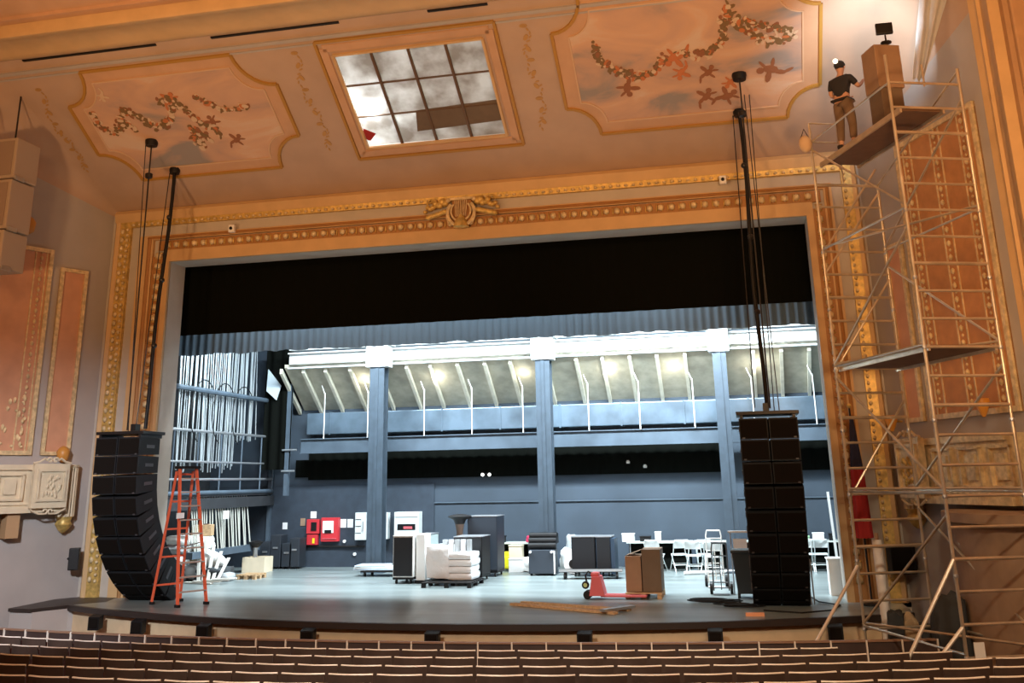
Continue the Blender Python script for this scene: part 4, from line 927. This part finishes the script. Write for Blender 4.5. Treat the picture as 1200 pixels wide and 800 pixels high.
for q, l in (((404, 634), 'small round white outlet below the notices'), ((416, 649), 'round white wall outlet low beside the left column')):
    p = ay(*q, YW); tag(B().rod((p.x, YW, p.z), (p.x, YW-.05, p.z), .05, 12).build('wall_outlet', WHITE), l, 'outlet')
B_ = B().rod((ay(352, 640, YW).x, YW-.04, ay(352, 640, YW).z), (ay(428, 640, YW).x, YW-.04, ay(428, 640, YW).z), .03); tag(B_.build('conduit_pipe', BLK2), 'dark pipe running low along the rear wall under the red panel', 'pipe')
# --- white low platform at the left column
a, c = at(408, 676), at(462, 676)
t = thing('low_dolly', 'low dolly carrying white sheets in front of the left column', 'dolly', (a+c)/2+Vector((.1, .45, 0)))
w_ = (c-a).length*.8
B().box((.1, 0, .14), (w_, .8, .04)).build('platform', BLK2, t)
for x in (-1, 1):
    for y in (-1, 1): B().box((.1+x*(w_/2-.1), y*.3, .08), (.06, .06, .1)).build('leg', BLK2, t); B().rod((.07+x*(w_/2-.1), y*.3, .04), (.13+x*(w_/2-.1), y*.3, .04), .04, 10).build('wheel', BLK, t)
for k in range(3):
    o = B().box(((a.x+c.x)/2-.05*k, (a.y+c.y)/2+.45, .19+.045*k), (w_*1.05-.12*k, .75, .035), rz=.03*k, bev=.006).build('foam_sheet', mat('pale_blue_sheet', (.6, .7, .82), .5) if k != 1 else WHITE)
    tag(o, ('lowest', 'middle white', 'topmost')[k]+' sheet stacked on the low dolly by the left column', 'sheet', 'sheets on the low dolly')
# --- tall cases
def hex_case(pl, pr, py, ptop, dep, label, front, side, dolly=True, y0=None, name='road_case', rz=0):
    a, c = at(pl, py), at(pr, py); w_ = c.x-a.x; yb = a.y if y0 is None else y0
    zt = ay((pl+pr)/2, ptop, yb).z; z0 = .16 if dolly else 0
    t = thing(name, label, 'case', ((a.x+c.x)/2, yb+dep/2, 0), rz)
    B().box((0, 0, (z0+zt)/2), (w_, dep, zt-z0), bev=.015).build('case_body', side, t)
    B().box((0, -dep/2-.008, (z0+zt)/2), (w_-.04, .015, zt-z0-.06)).build('front_panel', front, t)
    B().box((0, 0, zt+.006), (w_+.02, dep+.02, .02)).build('lid_edge', STEEL if side is not WHITE else WHITE, t)
    if dolly:
        B().box((0, 0, z0-.03), (w_, dep, .05)).build('base', BLK, t)
        for x in (-1, 1):
            for y in (-1, 1): B().rod((x*(w_/2-.08)-.02, y*(dep/2-.08), .05), (x*(w_/2-.08)+.02, y*(dep/2-.08), .05), .05, 10).build('wheel', BLK2, t)
    return t, w_, zt
DARKP = mat('dark_panel', (.006, .007, .01), .5)
hex_case(460, 484, 684, 628, 1.0, 'tall case with dark front and white side near the left column', DARKP, WHITE)
a = at(486, 684); t = thing('white_board', 'white board standing against the dark-fronted tall case', 'board', (a.x+.12, a.y+.35, 0)); zt = ay(490, 626, a.y).z
B().box((0, 0, zt/2), (.24, .5, zt), bev=.01).build('board_face', WHITE, t); B().box((0, 0, .04), (.3, .56, .08)).build('board_foot', BLK, t)
hex_case(497, 511, 678, 626, .7, 'narrow dark case with pale side behind the shrink-wrapped stack', DARKP, mat('pale_side', (.5, .6, .6), .5), True, 4.2)
hex_case(548, 583, 676, 605, .9, 'tallest grey-blue case standing behind the shrink-wrapped stack', mat('slate_panel', (.02, .028, .04), .5), mat('slate_side', (.012, .016, .025), .5), True, 5.2)
hex_case(536, 569, 680, 629, .9, 'black case with bright edge right behind the shrink-wrapped stack', mat('slate_panel2', (.008, .01, .013), .5), BLK, True, 3.9)
# --- wrapped stack
def blobby(c, d, m, label, name='wrapped_bundle', cat='bundle', amp=.06, parent=None, rz=0, subdiv=8):
    b = B(); bmesh.ops.create_cube(b.bm, size=1); bmesh.ops.subdivide_edges(b.bm, edges=b.bm.edges[:], cuts=subdiv, use_grid_fill=True)
    for v in b.bm.verts:
        q = Vector((v.co.x*d[0], v.co.y*d[1], v.co.z*d[2])); n_ = noise.noise(q*3.2+Vector(c)); r_ = v.co.length
        k = 1-.12*max(0, r_-.6)*2; v.co = Matrix.Rotation(rz, 3, 'Z') @ (q*k+q.normalized()*n_*amp)+Vector(c)
    o = b.build(name, m, parent, True, loc=(c[0], c[1], c[2]-d[2]/2)); 
    if label: tag(o, label, cat)
    return o
pl, w_ = pallet(493, 552, 689, 1.3, BLK, 'long black plastic pallet under the shrink-wrapped white stack')
a, c = at(497, 687), at(525, 687)
blobby(((a.x+c.x)/2, a.y+.5, .14+.42), (c.x-a.x, .8, .8), WRAP, 'rounded white shrink-wrapped bundle, left part of the wrapped stack')
a, c = at(522, 687), at(552, 687); zt = ay(535, 648, a.y).z
for k in range(4):
    h = (zt-.14)/4; blobby(((a.x+c.x)/2, a.y+.55, .14+h*(k+.5)), (c.x-a.x-.04*(k % 2), .9, h*.96), WRAP, 'white wrapped carton on the black pallet, %s from below' % ORD[k], 'wrapped_carton', 'carton', .015, subdiv=4)
for k in range(5):
    x = a.x-.15+.16*k; o = B().rod((x, a.y+.5, zt+.01), (x, a.y+.5, zt+.3), .07, 10).build('white_roll', WRAP if k % 2 else CLG); tag(o, 'short upright roll on top of the wrapped cartons, %s from the left' % ORD[k], 'roll', 'rolls on the wrapped cartons')
t, w_ = pallet(556, 592, 682, 1.1, BLK, 'black plastic pallet right of the wrapped stack under tall cases') if False else (None, 0)
# --- flared floor fan/heater post
a = at(534, 680); zt = ay(534, 603, a.y+.6).z
t = thing('patio_heater', 'brown post with broad dark flared head rising behind the wrapped stack', 'heater', (a.x-.12, a.y+.85, 0))
B().lathe((0, 0, 0), [(.16, 0), (.16, .05), (.1, .1), (.09, zt-.45), (.13, zt-.25)], 14).build('post', mat('brown_metal', (.18, .12, .09), .4, .3), t, True)
B().lathe((0, 0, zt-.25), [(.13, 0), (.17, .1), (.3, .17), (.34, .2), (.3, .22), (.1, .26)], 18).build('heater_head', BLK2, t, True)
# --- mop bucket
a = at(594, 669); t = thing('mop_bucket', 'bright yellow mop bucket standing near the long table', 'bucket', (a.x, a.y+.15, 0))
B().box((0, 0, .24), (.3, .34, .36), bev=.05).build('tub', YEL, t); B().box((0, .05, .47), (.22, .2, .1), bev=.02).build('wringer', YEL, t); B().rod((.05, .1, .5), (.2, .1, .62), .012).build('handle', STEEL, t)
for x in (-1, 1): B().rod((x*.12-.02, -.1, .03), (x*.12+.02, -.1, .03), .03, 8).build('wheel', BLK, t)
# --- long tables along the rear
def table(px0, px1, pyf, label, y=None, skirt=True):
    a, c = at(px0, pyf), at(px1, pyf); yy = a.y if y is None else y; a = ay(px0, 660, yy); c = ay(px1, 660, yy)
    t = thing('folding_table', label, 'table', ((a.x+c.x)/2, yy+.38, 0)); w_ = c.x-a.x
    B().box((0, 0, .74), (w_, .76, .035), bev=.008).build('tabletop', mat('pale_tabletop', (.62, .68, .62), .4), t)
    if skirt: B().box((0, .1, .36), (w_-.1, .5, .66)).build('table_skirt', CURT, t)
    for x in (-1, 1):
        for yq in (-1, 1): B().rod((x*(w_/2-.1), yq*.3, 0), (x*(w_/2-.1), yq*.3, .72), .014, 8).build('leg', STEEL, t)
    return t
table(583, 641, 665, 'long table with black skirt behind the yellow bucket', 7.3)
table(735, 812, 665, 'long table with black skirt behind the cardboard cartons', 7.3)
table(814, 900, 665, 'long table behind the hand trucks and the black bin', 7.3)
table(902, 990, 665, 'long table at the right end of the rear wall', 7.3)
def obox(px, py_base, w_, d_, h, y, z, name, label, cat, m, rz=0, lid=None):
    p = ay(px, 640, y); t = thing(name, label, cat, (p.x, y, z), rz); B().box((0, 0, h/2), (w_, d_, h), bev=.01).build('body', m, t)
    if lid: B().box((0, 0, h+.012), (w_+.02, d_+.02, .03)).build('lid', lid, t)
    return t
TZ = .76
t = obox(605, 0, .38, .3, .36, 6.75, .35, 'cream_carton', 'cream carton on a small box in front of the left long table', 'box', CREAM, 0, CREAM)
obox(605, 0, .42, .34, .35, 6.75, 0, 'white_carton', 'white carton on the floor under the cream carton', 'box', WHITE, .1, PAPER)
sack(ay(622, 660, 6.8).x, 6.8, 0, .55, .4, .42, CLW, 'crumpled white bag on the floor left of the black machine', name='plastic_bag', cat='bag')
sack(ay(624, 640, 7.5).x, 7.5, TZ, .35, .3, .2, mat('crimson_cloth', (.5, .03, .09), .8), 'crimson bundle lying on the left long table', name='cloth_bundle', cat='cloth')
for i, (px, y, w_, h, m, l) in enumerate(((590, 7.6, .12, .16, BLK, 'small black fitting on the left long table above the yellow bucket'), (737, 7.6, .35, .2, PAPER, 'white box on the table behind the road cases'), (772, 7.6, .16, .24, PAPER, 'small white box on the table right of the cartons'),
                                     (757, 7.6, .3, .12, BLK, 'low black device on the table behind the cartons'), (960, 7.6, .3, .18, PAPER, 'white box on the right end table'), (945, 7.6, .2, .1, mat('green_box', (.3, .5, .3), .6), 'low green box on the right end table'), (976, 7.6, .15, .16, BLK, 'small black object at the end of the right table'))):
    obox(px, 0, w_, .25, h, y, TZ, 'table_item', l, 'box', m, 0, m)
# --- black machine (upright amplifier/mixer case)
a, c = at(624, 672), at(656, 672); w_ = c.x-a.x
t = thing('control_console', 'black console with sloped ribbed top on a grey cabinet, centre of the stage', 'console', ((a.x+c.x)/2, a.y-.35, 0))
B().box((0, 0, .36), (w_*.92, .6, .62), bev=.02).build('cabinet', mat('slate_cabinet', (.03, .04, .055), .5), t)
for x in (-.3, .3): B().rod((x, -.3, .62), (x, -.36, .62), .035, 10).build('knob', PAPER, t)
for k in range(3): B().rod((-w_/2, -.12+.1*k, .76+.13*k), (w_/2, -.12+.1*k, .76+.13*k), .09, 12).build('roller', BLK, t)
B().box((0, .2, .95), (w_, .3, .28), bev=.03).build('hood', BLK, t); B().box((w_/2-.02, -.31, .35), (.04, .02, .6)).build('side_trim', PAPER, t)
for x in (-1, 1): B().rod((x*.3-.03, -.2, .04), (x*.3+.03, -.2, .04), .04, 10).build('wheel', BLK, t)
# --- clutter right of it
a = at(672, 673); t = thing('cable_reel', 'round pale cable reel leaning beside the black road cases', 'reel', (a.x, a.y+.1, .26))
B().lathe((0, 0, 0), [(.26, -.08), (.26, -.05), (.14, -.05), (.14, .05), (.26, .05), (.26, .08)], 20, Matrix.Rotation(rad(80), 4, 'X')).build('drum', PAPER, t, 40); B().lathe((0, 0, 0), [(.12, -.1), (.12, .1)], 14, Matrix.Rotation(rad(80), 4, 'X')).build('hub', BLK, t)
sack(ay(666, 660, 7.25).x, 7.25, 0, .45, .5, .6, CLW, 'white bag bulging between console and road cases', name='plastic_bag', cat='bag')
sack(ay(674, 660, 7.9).x, 7.9, 0, .5, .4, .95, CLG, 'grey wrapped bundle standing behind the cable reel', name='wrapped_bundle', cat='bundle')
t, w_, zt = hex_case(677, 704, 672, 629, .8, 'black road case with open dark front, left of the pair', DARKP, BLK, True, 5.3)
t, w_, zt = hex_case(705, 722, 672, 629, .8, 'black road case with blue side panel, right of the pair', DARKP, mat('blue_side', (.02, .04, .07), .5), True, 5.3)
B().box((w_/2+.06, -.1, zt*.52), (.1, .7, zt*.88)).build('open_door', MATS['blue_side'], t)
a, c = at(662, 681), at(722, 676); t = thing('equipment_cart', 'low flat black cart in front of the road cases', 'cart', ((a+c)/2), .1); w_ = (c-a).length
B().box((0, .2, .2), (w_, .5, .05)).build('platform', BLK2, t); B().box((0, -.06, .22), (w_, .02, .06)).build('edge_rail', STEEL, t)
for x in (-1, 1):
    for y in (0, .4): B().rod((x*(w_/2-.15)-.03, y, .07), (x*(w_/2-.15)+.03, y, .07), .07, 12).build('wheel', BLK, t); B().box((x*(w_/2-.15), y, .15), (.05, .05, .08)).build('fork', BLK2, t)
# --- pallet jack
a, c = at(697, 703), at(777, 703)
t = thing('pallet_jack', 'pale red pallet jack with forks reaching under the carton pallet', 'pallet jack', (a.x, a.y+.24, 0))
B().prism([(-.12, -.22, .08), (.22, -.22, .08), (.12, -.2, .47), (-.06, -.2, .47)], (0, .44, 0)).build('pump_frame', PINK, t)
B().box((.0, 0, .5), (.18, .26, .1), bev=.03).build('head', PINK, t); B().path([(-.03, 0, .5), (-.16, 0, .56), (-.22, 0, .48), (-.2, 0, .34)], .022).build('tow_handle', BLK2, t)
for y in (-.12, .12): B().box((.62, y, .075), (1.0, .12, .045), bev=.01).build('fork', PINK, t)
for z, y in ((.09, -.08), (.09, .08)): B().rod((-.18, y-.04, z), (-.18, y+.04, z), .09, 14).build('steer_wheel', BLK, t)
B().rod((-.2, -.14, .3), (-.2, -.2, .3), .08, 14).build('hand_wheel', BLK, t); B().rod((-.2, -.2, .3), (-.2, -.21, .3), .045, 10).build('wheel_hub', mat('green_hub', (.5, .65, .3), .5), t)
pl, w_ = pallet(733, 776, 702, 1.0, WOOD, 'raw wood pallet carrying two tall cartons beside the red pallet jack')
P0 = Vector(pl.location)
zt = ay(742, 651, P0.y-.3).z-.14
t = thing('tall_carton', 'light brown carton, the shorter left one on the wood pallet', 'box', (P0.x-w_*.27, P0.y, .135)); B().box((0, 0, zt/2), (w_*.44, .7, zt), bev=.008).build('carton', CARD, t); B().box((0, -.1, zt+.004), (w_*.43, .1, .006)).build('tape', CARD2, t)
B().prism([(-.18, -.3, zt), (-.18, .3, zt), (-.15, .3, zt+.01), (-.15, -.3, zt+.01)], (.3, 0, .1)).build('open_flap', CARD, t)
zt2 = ay(760, 643, P0.y-.3).z-.14
t = thing('tall_carton', 'dark brown carton, the taller right one on the wood pallet', 'box', (P0.x+w_*.24, P0.y, .135)); B().box((0, 0, zt2/2), (w_*.52, .8, zt2), bev=.008).build('carton', CARD2, t); B().box((0, 0, zt2+.004), (w_*.5, .1, .006)).build('tape', CARD, t)
# --- folding chairs
def folding_chair(label, x, y, rz):
    t = thing('folding_chair', label, 'chair', (x, y, 0), rz, 'white folding chairs at the rear tables')
    WM = mat('white_chair_paint', (.75, .8, .8), .4)
    b = B(); b.prism([(-.2, -.2, .43), (.2, -.2, .43), (.2, .2, .43), (-.2, .2, .43)], (0, 0, .03)); b.build('seat', WM, t)
    b = B(); b.grid(lambda u, v: Vector((-.2+.4*u, .24+.05*v-.03*sin(pi*u), .62+.2*v)), 6, 2, .012); b.build('backrest', WM, t)
    for s in (-1, 1):
        B().path([(s*.22, -.28, 0), (s*.22, .2, .55), (s*.22, .29, .78)], .013).build('front_leg', WM, t); B().path([(s*.2, .32, 0), (s*.2, -.12, .44)], .013).build('rear_leg', WM, t)
    B().path([(-.22, .29, .78), (-.18, .3, .84), (.18, .3, .84), (.22, .29, .78)], .013).build('top_tube', WM, t)
    B().rod((-.2, .2, .18), (.2, .2, .18), .01).rod((-.22, -.1, .2), (.22, -.1, .2), .01).build('stretcher', WM, t)
    return t
fc = None
for px, y, rz, l in ((769, 7.0, pi*.9, 'white folding chair right of the tall cartons'), (797, 7.0, pi*1.1, 'white folding chair at the table, second right of the cartons'), (827, 7.0, pi, 'white folding chair close behind the hand trucks'), (836, 6.2, pi, 'white folding chair seen between the hand trucks'), (815, 6.6, pi*.95, 'white folding chair farthest left behind the hand trucks'),
                     (946, 7.0, pi, 'white folding chair just right of the right speaker array'), (962, 7.0, pi, 'white folding chair nearest the right end of the stage opening')):
    x = ay(px, 660, y).x
    if fc is None: fc = folding_chair(l, x, y, rz)
    else: dup(fc, (x, y, 0), rz, l)
# --- hand trucks
def hand_truck(px0, px1, pyb, ptop, label, m, y=None):
    a, c = at(px0, pyb), at(px1, pyb); w_ = c.x-a.x; zt = ay(px0, ptop, a.y).z
    t = thing('hand_truck', label, 'hand truck', ((a+c)/2)+Vector((0, .1, 0)))
    for s in (-1, 1):
        B().path([(s*w_*.38, 0, .08), (s*w_*.38, .08, zt-.12), (s*w_*.33, .1, zt)], .017).build('side_rail', m, t); B().rod((s*w_*.5-.03, .1, .13), (s*w_*.5+.03, .1, .13), .13, 16).build('wheel', BLK, t)
    B().rod((-w_*.33, .1, zt), (w_*.33, .1, zt), .017).build('handle', m, t)
    for k in range(4): B().rod((-w_*.38, .03, .25+.28*k), (w_*.38, .03, .25+.28*k), .012).build('cross_bar', m, t)
    B().rod((0, .01, .1), (0, .07, zt*.75), .012).build('centre_bar', m, t); B().box((0, -.12, .02), (w_*.8, .24, .012)).build('toe_plate', m, t); B().rod((-w_*.5, .1, .13), (w_*.5, .1, .13), .012).build('axle', m, t)
hand_truck(834, 858, 697, 637, 'dark wheeled hand truck standing front left of the black bin', mat('dark_steel', (.1, .11, .12), .4, .5))
hand_truck(828, 852, 688, 622, 'taller white hand truck behind the dark one', WHITE)
a = at(804, 670); c = at(862, 668); tag(B().rod((a.x, a.y-.9, .05), (c.x, c.y-.9, .05), .045, 8).build('floor_pipe', PAPER), 'white pipe lying on the floor in front of the hand trucks', 'pipe')
# --- wheeled bin
a, c = at(863, 702), at(884, 702)
t = thing('wheelie_bin', 'dark grey wheeled bin left of the right speaker array', 'bin', ((a.x+c.x)/2+.1, a.y+.3, 0)); zt = ay(870, 648, a.y).z
B().prism([(-.26, -.26, .1), (.26, -.26, .1), (.26, .26, .1), (-.26, .26, .1)], (0, 0, .02)); b = B()
vs0 = [b.bm.verts.new(p) for p in ((-.24, -.24, .1), (.24, -.24, .1), (.24, .24, .1), (-.24, .24, .1))]; vs1 = [b.bm.verts.new(p) for p in ((-.31, -.3, zt), (.31, -.3, zt), (.31, .3, zt), (-.31, .3, zt))]
b.bm.faces.new(vs0[::-1]); b.bm.faces.new(vs1)
for k in range(4): b.bm.faces.new((vs0[k], vs0[(k+1) % 4], vs1[(k+1) % 4], vs1[k]))
b.build('bin_body', GREYB, t); B().box((0, 0, zt+.03), (.68, .66, .07), bev=.02).build('bin_lid', GREYB, t); B().rod((-.3, .33, zt-.05), (.3, .33, zt-.05), .02).build('handle', BLK, t)
for s in (-1, 1): B().rod((s*.22-.03, -.12, .07), (s*.22+.03, -.12, .07), .07, 12).build('wheel', BLK2, t); B().rod((s*.22-.03, .2, .07), (s*.22+.03, .2, .07), .07, 12).build('wheel', BLK2, t)
p = ay(867, 636, a.y+.6); t = thing('white_sign_stand', 'white-topped stand behind the black bin', 'stand', (p.x, a.y+.95, 0)); zt = ay(867, 623, a.y+.9).z
B().rod((-.2, 0, 0), (-.2, 0, zt), .015).rod((.2, 0, 0), (.2, 0, zt), .015).build('stand_legs', STEEL, t); B().box((0, 0, zt), (.5, .06, .04)).build('top_bar', WHITE, t); B().box((0, -.02, zt-.3), (.3, .02, .3)).build('sign_card', PAPER, t)
# --- cables, planks, orange item on the apron
def coil(px, py, r, turns, label, m=BLK):
    p = at(px, py); random.seed(px); pts = []
    for i in range(turns*14):
        a = i*2*pi/14; rr = r*(1+.25*sin(a*.37+px)); pts.append((p.x+rr*1.7*cos(a)+.1*sin(a*.21), p.y+rr*.8*sin(a), .018+.012*(i/14)))
    tag(B().path(pts, .014, 5).build('cable_coil', m, None, True), label, 'cable')
coil(838, 706, .26, 5, 'loose coil of black cable on the stage floor left of the right array'); coil(866, 711, .2, 4, 'smaller black cable coil close to the foot of the right array')
pts = [at(*q)+Vector((0, 0, .02)) for q in ((895, 716), (940, 719), (975, 716), (985, 710), (960, 706), (950, 700), (948, 660))]
tag(B().path(pts[:6], .014, 6).build('floor_cable', BLK, None, True), 'thin black cable curving over the apron right of the right array', 'cable')
for i, (q, l) in enumerate(((((600, 709), (722, 720)), 'front long raw plank on the stage floor'), (((612, 707), (738, 716)), 'rear long raw plank on the stage floor'), (((706, 720), (742, 715)), 'short dark-ended plank across the right end of the two long planks'))):
    a, c = at(*q[0]), at(*q[1]); d = c-a; s_ = Vector((-d.y, d.x, 0)).normalized()*.07; z = .005 if i < 2 else .052
    tag(B().prism([a-s_+Vector((0, 0, z)), a+s_+Vector((0, 0, z)), c+s_+Vector((0, 0, z)), c-s_+Vector((0, 0, z))], (0, 0, .045)).build('floor_plank', WOOD if i < 2 else STEEL), l, 'plank')
a, c = at(874, 722), at(896, 722); tag(B().prism([a+Vector((0, .0, .0)), c+Vector((0, .0, .0)), c+Vector((0, .1, 0)), a+Vector((0, .1, 0))], (0, 0, .06)).build('lip_block', mat('orange_block', (.7, .3, .15), .6)), 'small orange block lying on the stage edge below the right array', 'block')
# --- right end of the opening: white box, leaning pole
a, c = at(977, 702), at(990, 702)
t = thing('white_cabinet', 'white cabinet just inside the right edge of the stage opening', 'cabinet', ((a.x+c.x)/2+.1, 1.3, 0)); zt = ay(982, 656, 1.0).z; B().box((0, 0, zt/2), (.42, .5, zt), bev=.01).build('cabinet_body', WHITE, t); B().box((0, 0, zt+.015), (.46, .54, .03)).build('cabinet_top', WHITE, t)
a = ay(979, 640, 5.0); c = ay(970, 576, 5.0); g = Vector((a.x+(a.x-c.x)*a.z/(c.z-a.z), 5.0, 0)); tag(B().prism([g+Vector((-.03, 0, 0)), g+Vector((.03, 0, 0)), g+Vector((.03, .05, 0)), g+Vector((-.03, .05, 0))], Vector((c.x, 5.0, c.z))-g).build('leaning_pole', WHITE), 'white pole leaning upright inside the right edge of the opening', 'pole')
for i, px in enumerate((951, 955)):
    g = at(px, 709); q = ay(px-6, 655, g.y+.2); tag(B().rod(g+Vector((0, 0, .02)), q, .015, 6).build('leaning_rod', STEEL), 'thin silver rod leaning beside the right speaker array, %s one' % ('left', 'right')[i], 'rod')
# --- flag and roller behind the scaffold
p = ay(1004, 480, -.6); gz = 0
t = thing('furled_flag', 'furled dark and red flag on a pole behind the scaffold', 'flag', (ay(1010, 600, -.6).x, -.6, 0)); zt = ay(1002, 478, -.6).z
B().rod((0, 0, 0), (-.02, 0, zt), .02).build('flag_pole', BLK2, t); B().ball((-.02, 0, zt+.05), .1).build('finial', GOLD, t); B().lathe((0, 0, 0), [(.18, 0), (.18, .04), (.03, .06)], 14).build('flag_base', BLK2, t)
def fl_(z0, z1, w0, w1, m, nm): B().grid(lambda u, v: Vector(((w0+(w1-w0)*v)*cos(2*pi*u)*(1+.25*sin(10*pi*u)), (w0+(w1-w0)*v)*.7*sin(2*pi*u)*(1+.25*sin(10*pi*u)), z0+(z1-z0)*v)), 30, 4).build(nm, m, t, True)
fl_(zt*.68, zt*.96, .11, .03, mat('navy_cloth', (.02, .02, .05), .9), 'dark_cloth'); fl_(zt*.33, zt*.69, .15, .11, FLAGR, 'red_cloth')
p = az(1034, 706, -.0); 
t = thing('standing_roll', 'pale upright roll standing behind the scaffold rungs', 'roll', (ay(1034, 690, -2.0).x, -2.0, -1.0)); zt = ay(1031, 632, -2.0).z+1
B().lathe((0, 0, 0), [(.09, 0), (.09, zt)], 14).build('roll_body', PAPER, t, True); B().lathe((0, 0, zt), [(.04, 0), (.04, .12)], 10).build('roll_core', CARD, t)
sack(ay(1112, 700, -3.6).x, -3.4, -1.0, .55, .6, 1.5, CLD, 'dark draped bundle on the floor behind the near scaffold leg', name='draped_bundle', cat='cloth')
for i, (px, m, l) in enumerate(((1048, CLD, 'dark bag at the foot of the scaffold, left one'), (1066, CLB, 'tan bag at the foot of the scaffold'), (1082, CLD, 'dark bag at the foot of the scaffold, right one'))):
    sack(ay(px, 720, -2.4).x, -2.4+.0*i, -1.0, .3, .34, 1.15-.1*i, m, l, name='canvas_bag', cat='bag')

# ================================================================== ORCHESTRA RAIL AND SEATS
CX, RR = -.6, 34.0
def arcp(y0, R, s):           # point at arc length s from the axis, front plane peak y0
    a = s/R; return Vector((CX+R*sin(a), y0+R-R*cos(a), 0)), a
yR = -4.85; t = thing('orchestra_rail', 'low curved dark panelled rail in front of the first seat row', 'rail', (CX, yR, -1)); off = Vector(t.location)
def lo(o): o.location = -off; return o
NPAN = 30
def seg(s0, s1, z0, z1, dy0, dy1, bm, R=40):
    p0, a0 = arcp(yR, R, s0); p1, a1 = arcp(yR, R, s1)
    n0 = Vector((sin(a0), -cos(a0), 0)); n1 = Vector((sin(a1), -cos(a1), 0)); 
    v = [p0-n0*-dy0, p1-n1*-dy0, p1-n1*-dy1, p0-n0*-dy1]; bm.prism([Vector((q.x, q.y, z0)) for q in v], (0, 0, z1-z0))
s0, s1 = -10.6, 9.6; nn_ = 34; ds = (s1-s0)/nn_
RAILM = mat('rail_panel', (.055, .035, .032), .6, var=.1)
b1, b2 = B(), B()
for k in range(nn_): seg(s0+ds*k, s0+ds*(k+1), -1, -.18, -.03, .03, b1); seg(s0+ds*k, s0+ds*(k+1), -.18, -.155, -.05, .05, b2)
lo(b1.build('rail_panel', RAILM, t)); lo(b2.build('cap_rail', mat('rail_cap', (.30, .18, .12), .4), t))
for k in range(nn_+1): b = B(); seg(s0+ds*k-.012, s0+ds*k+.012, -1, -.15, .03, .06, b); lo(b.build('rail_post', SEATT, t))

def make_seat():
    t = thing('theatre_seat', 'x', 'seat')
    w_ = .575
    def back(u, v):  # local: seat faces +Y, back bulges toward -Y
        x = -w_/2+w_*u; return Vector((x, -.02-.045*cos(pi*(u-.5))+.0-.06*(v), .30+.60*v))
    B().grid(back, 8, 4, .03).build('backrest', SEATB, t, True)
    b = B(); b.path([back(i/8, 1.0)+Vector((0, .012, .004)) for i in range(9)], .014, 6); b.build('back_edge', SEATT, t, True)  # pale edge line with its light reflection painted into the colour
    B().grid(lambda u, v: back(u*.9+.05, .1+v*.8)+Vector((0, .05, 0)), 6, 3, .04).build('back_cushion', SEATF, t, True)
    B().box((0, .14, .40), (.46, .14, .40), bev=.04).build('seat_cushion', SEATF, t)
    s = -1
    a = B().box((s*.305, .14, .58), (.05, .34, .035), bev=.01).build('armrest', DWOOD, t)
    B().box((s*.305, .12, .285), (.03, .1, .57)).build('side_standard', BLK2, t)
    return t
seat0 = make_seat(); first = True
ROWS = [(-6.15, 34, 'front', .02-.0), (-7.45, 33, 'second', 0), (-8.75, 32, 'third', 0), (-9.95, 32, 'fourth', 0), (-11.1, 32, 'fifth', 0)]
ZTOPS = [-.08, .02, .12, .22, .32]
PITCH = .63
import itertools
for ri, (y0, R, nm, _) in enumerate(ROWS):
    zf = ZTOPS[ri]-.905
    vis = []
    for k in range(-22, 24):
        p, a = arcp(y0, R, (k+(.5 if ri % 2 else 0))*PITCH)
        q = Vector((p.x, p.y, zf+.85))-CAM; zz = q.dot(_f); px = 600+FPX*q.dot(_r)/zz
        if -25 < px < 1225: vis.append((px, p, a))
    vis.sort(key=lambda v: v[0])
    if ri == 0: vis = [v for v in vis if v[1].x < 7.1]
    if ri == 1: vis = [v for v in vis if not (8.5 < v[1].x)]
    if ri == 2: vis = [v for v in vis if v[1].x < 10.2]
    for i, (px, p, a) in enumerate(vis):
        lab = 'brown theatre seat with pale top edge, %s row behind the rail, %s from the left' % (nm, ORD[i])
        loc_ = (p.x, p.y, zf)
        if first: seat0.location = loc_; seat0.rotation_euler = (0, 0, a); seat0['label'] = lab; seat0['group'] = 'theatre seats in curved rows'; first = False
        else: dup(seat0, loc_, a, lab)
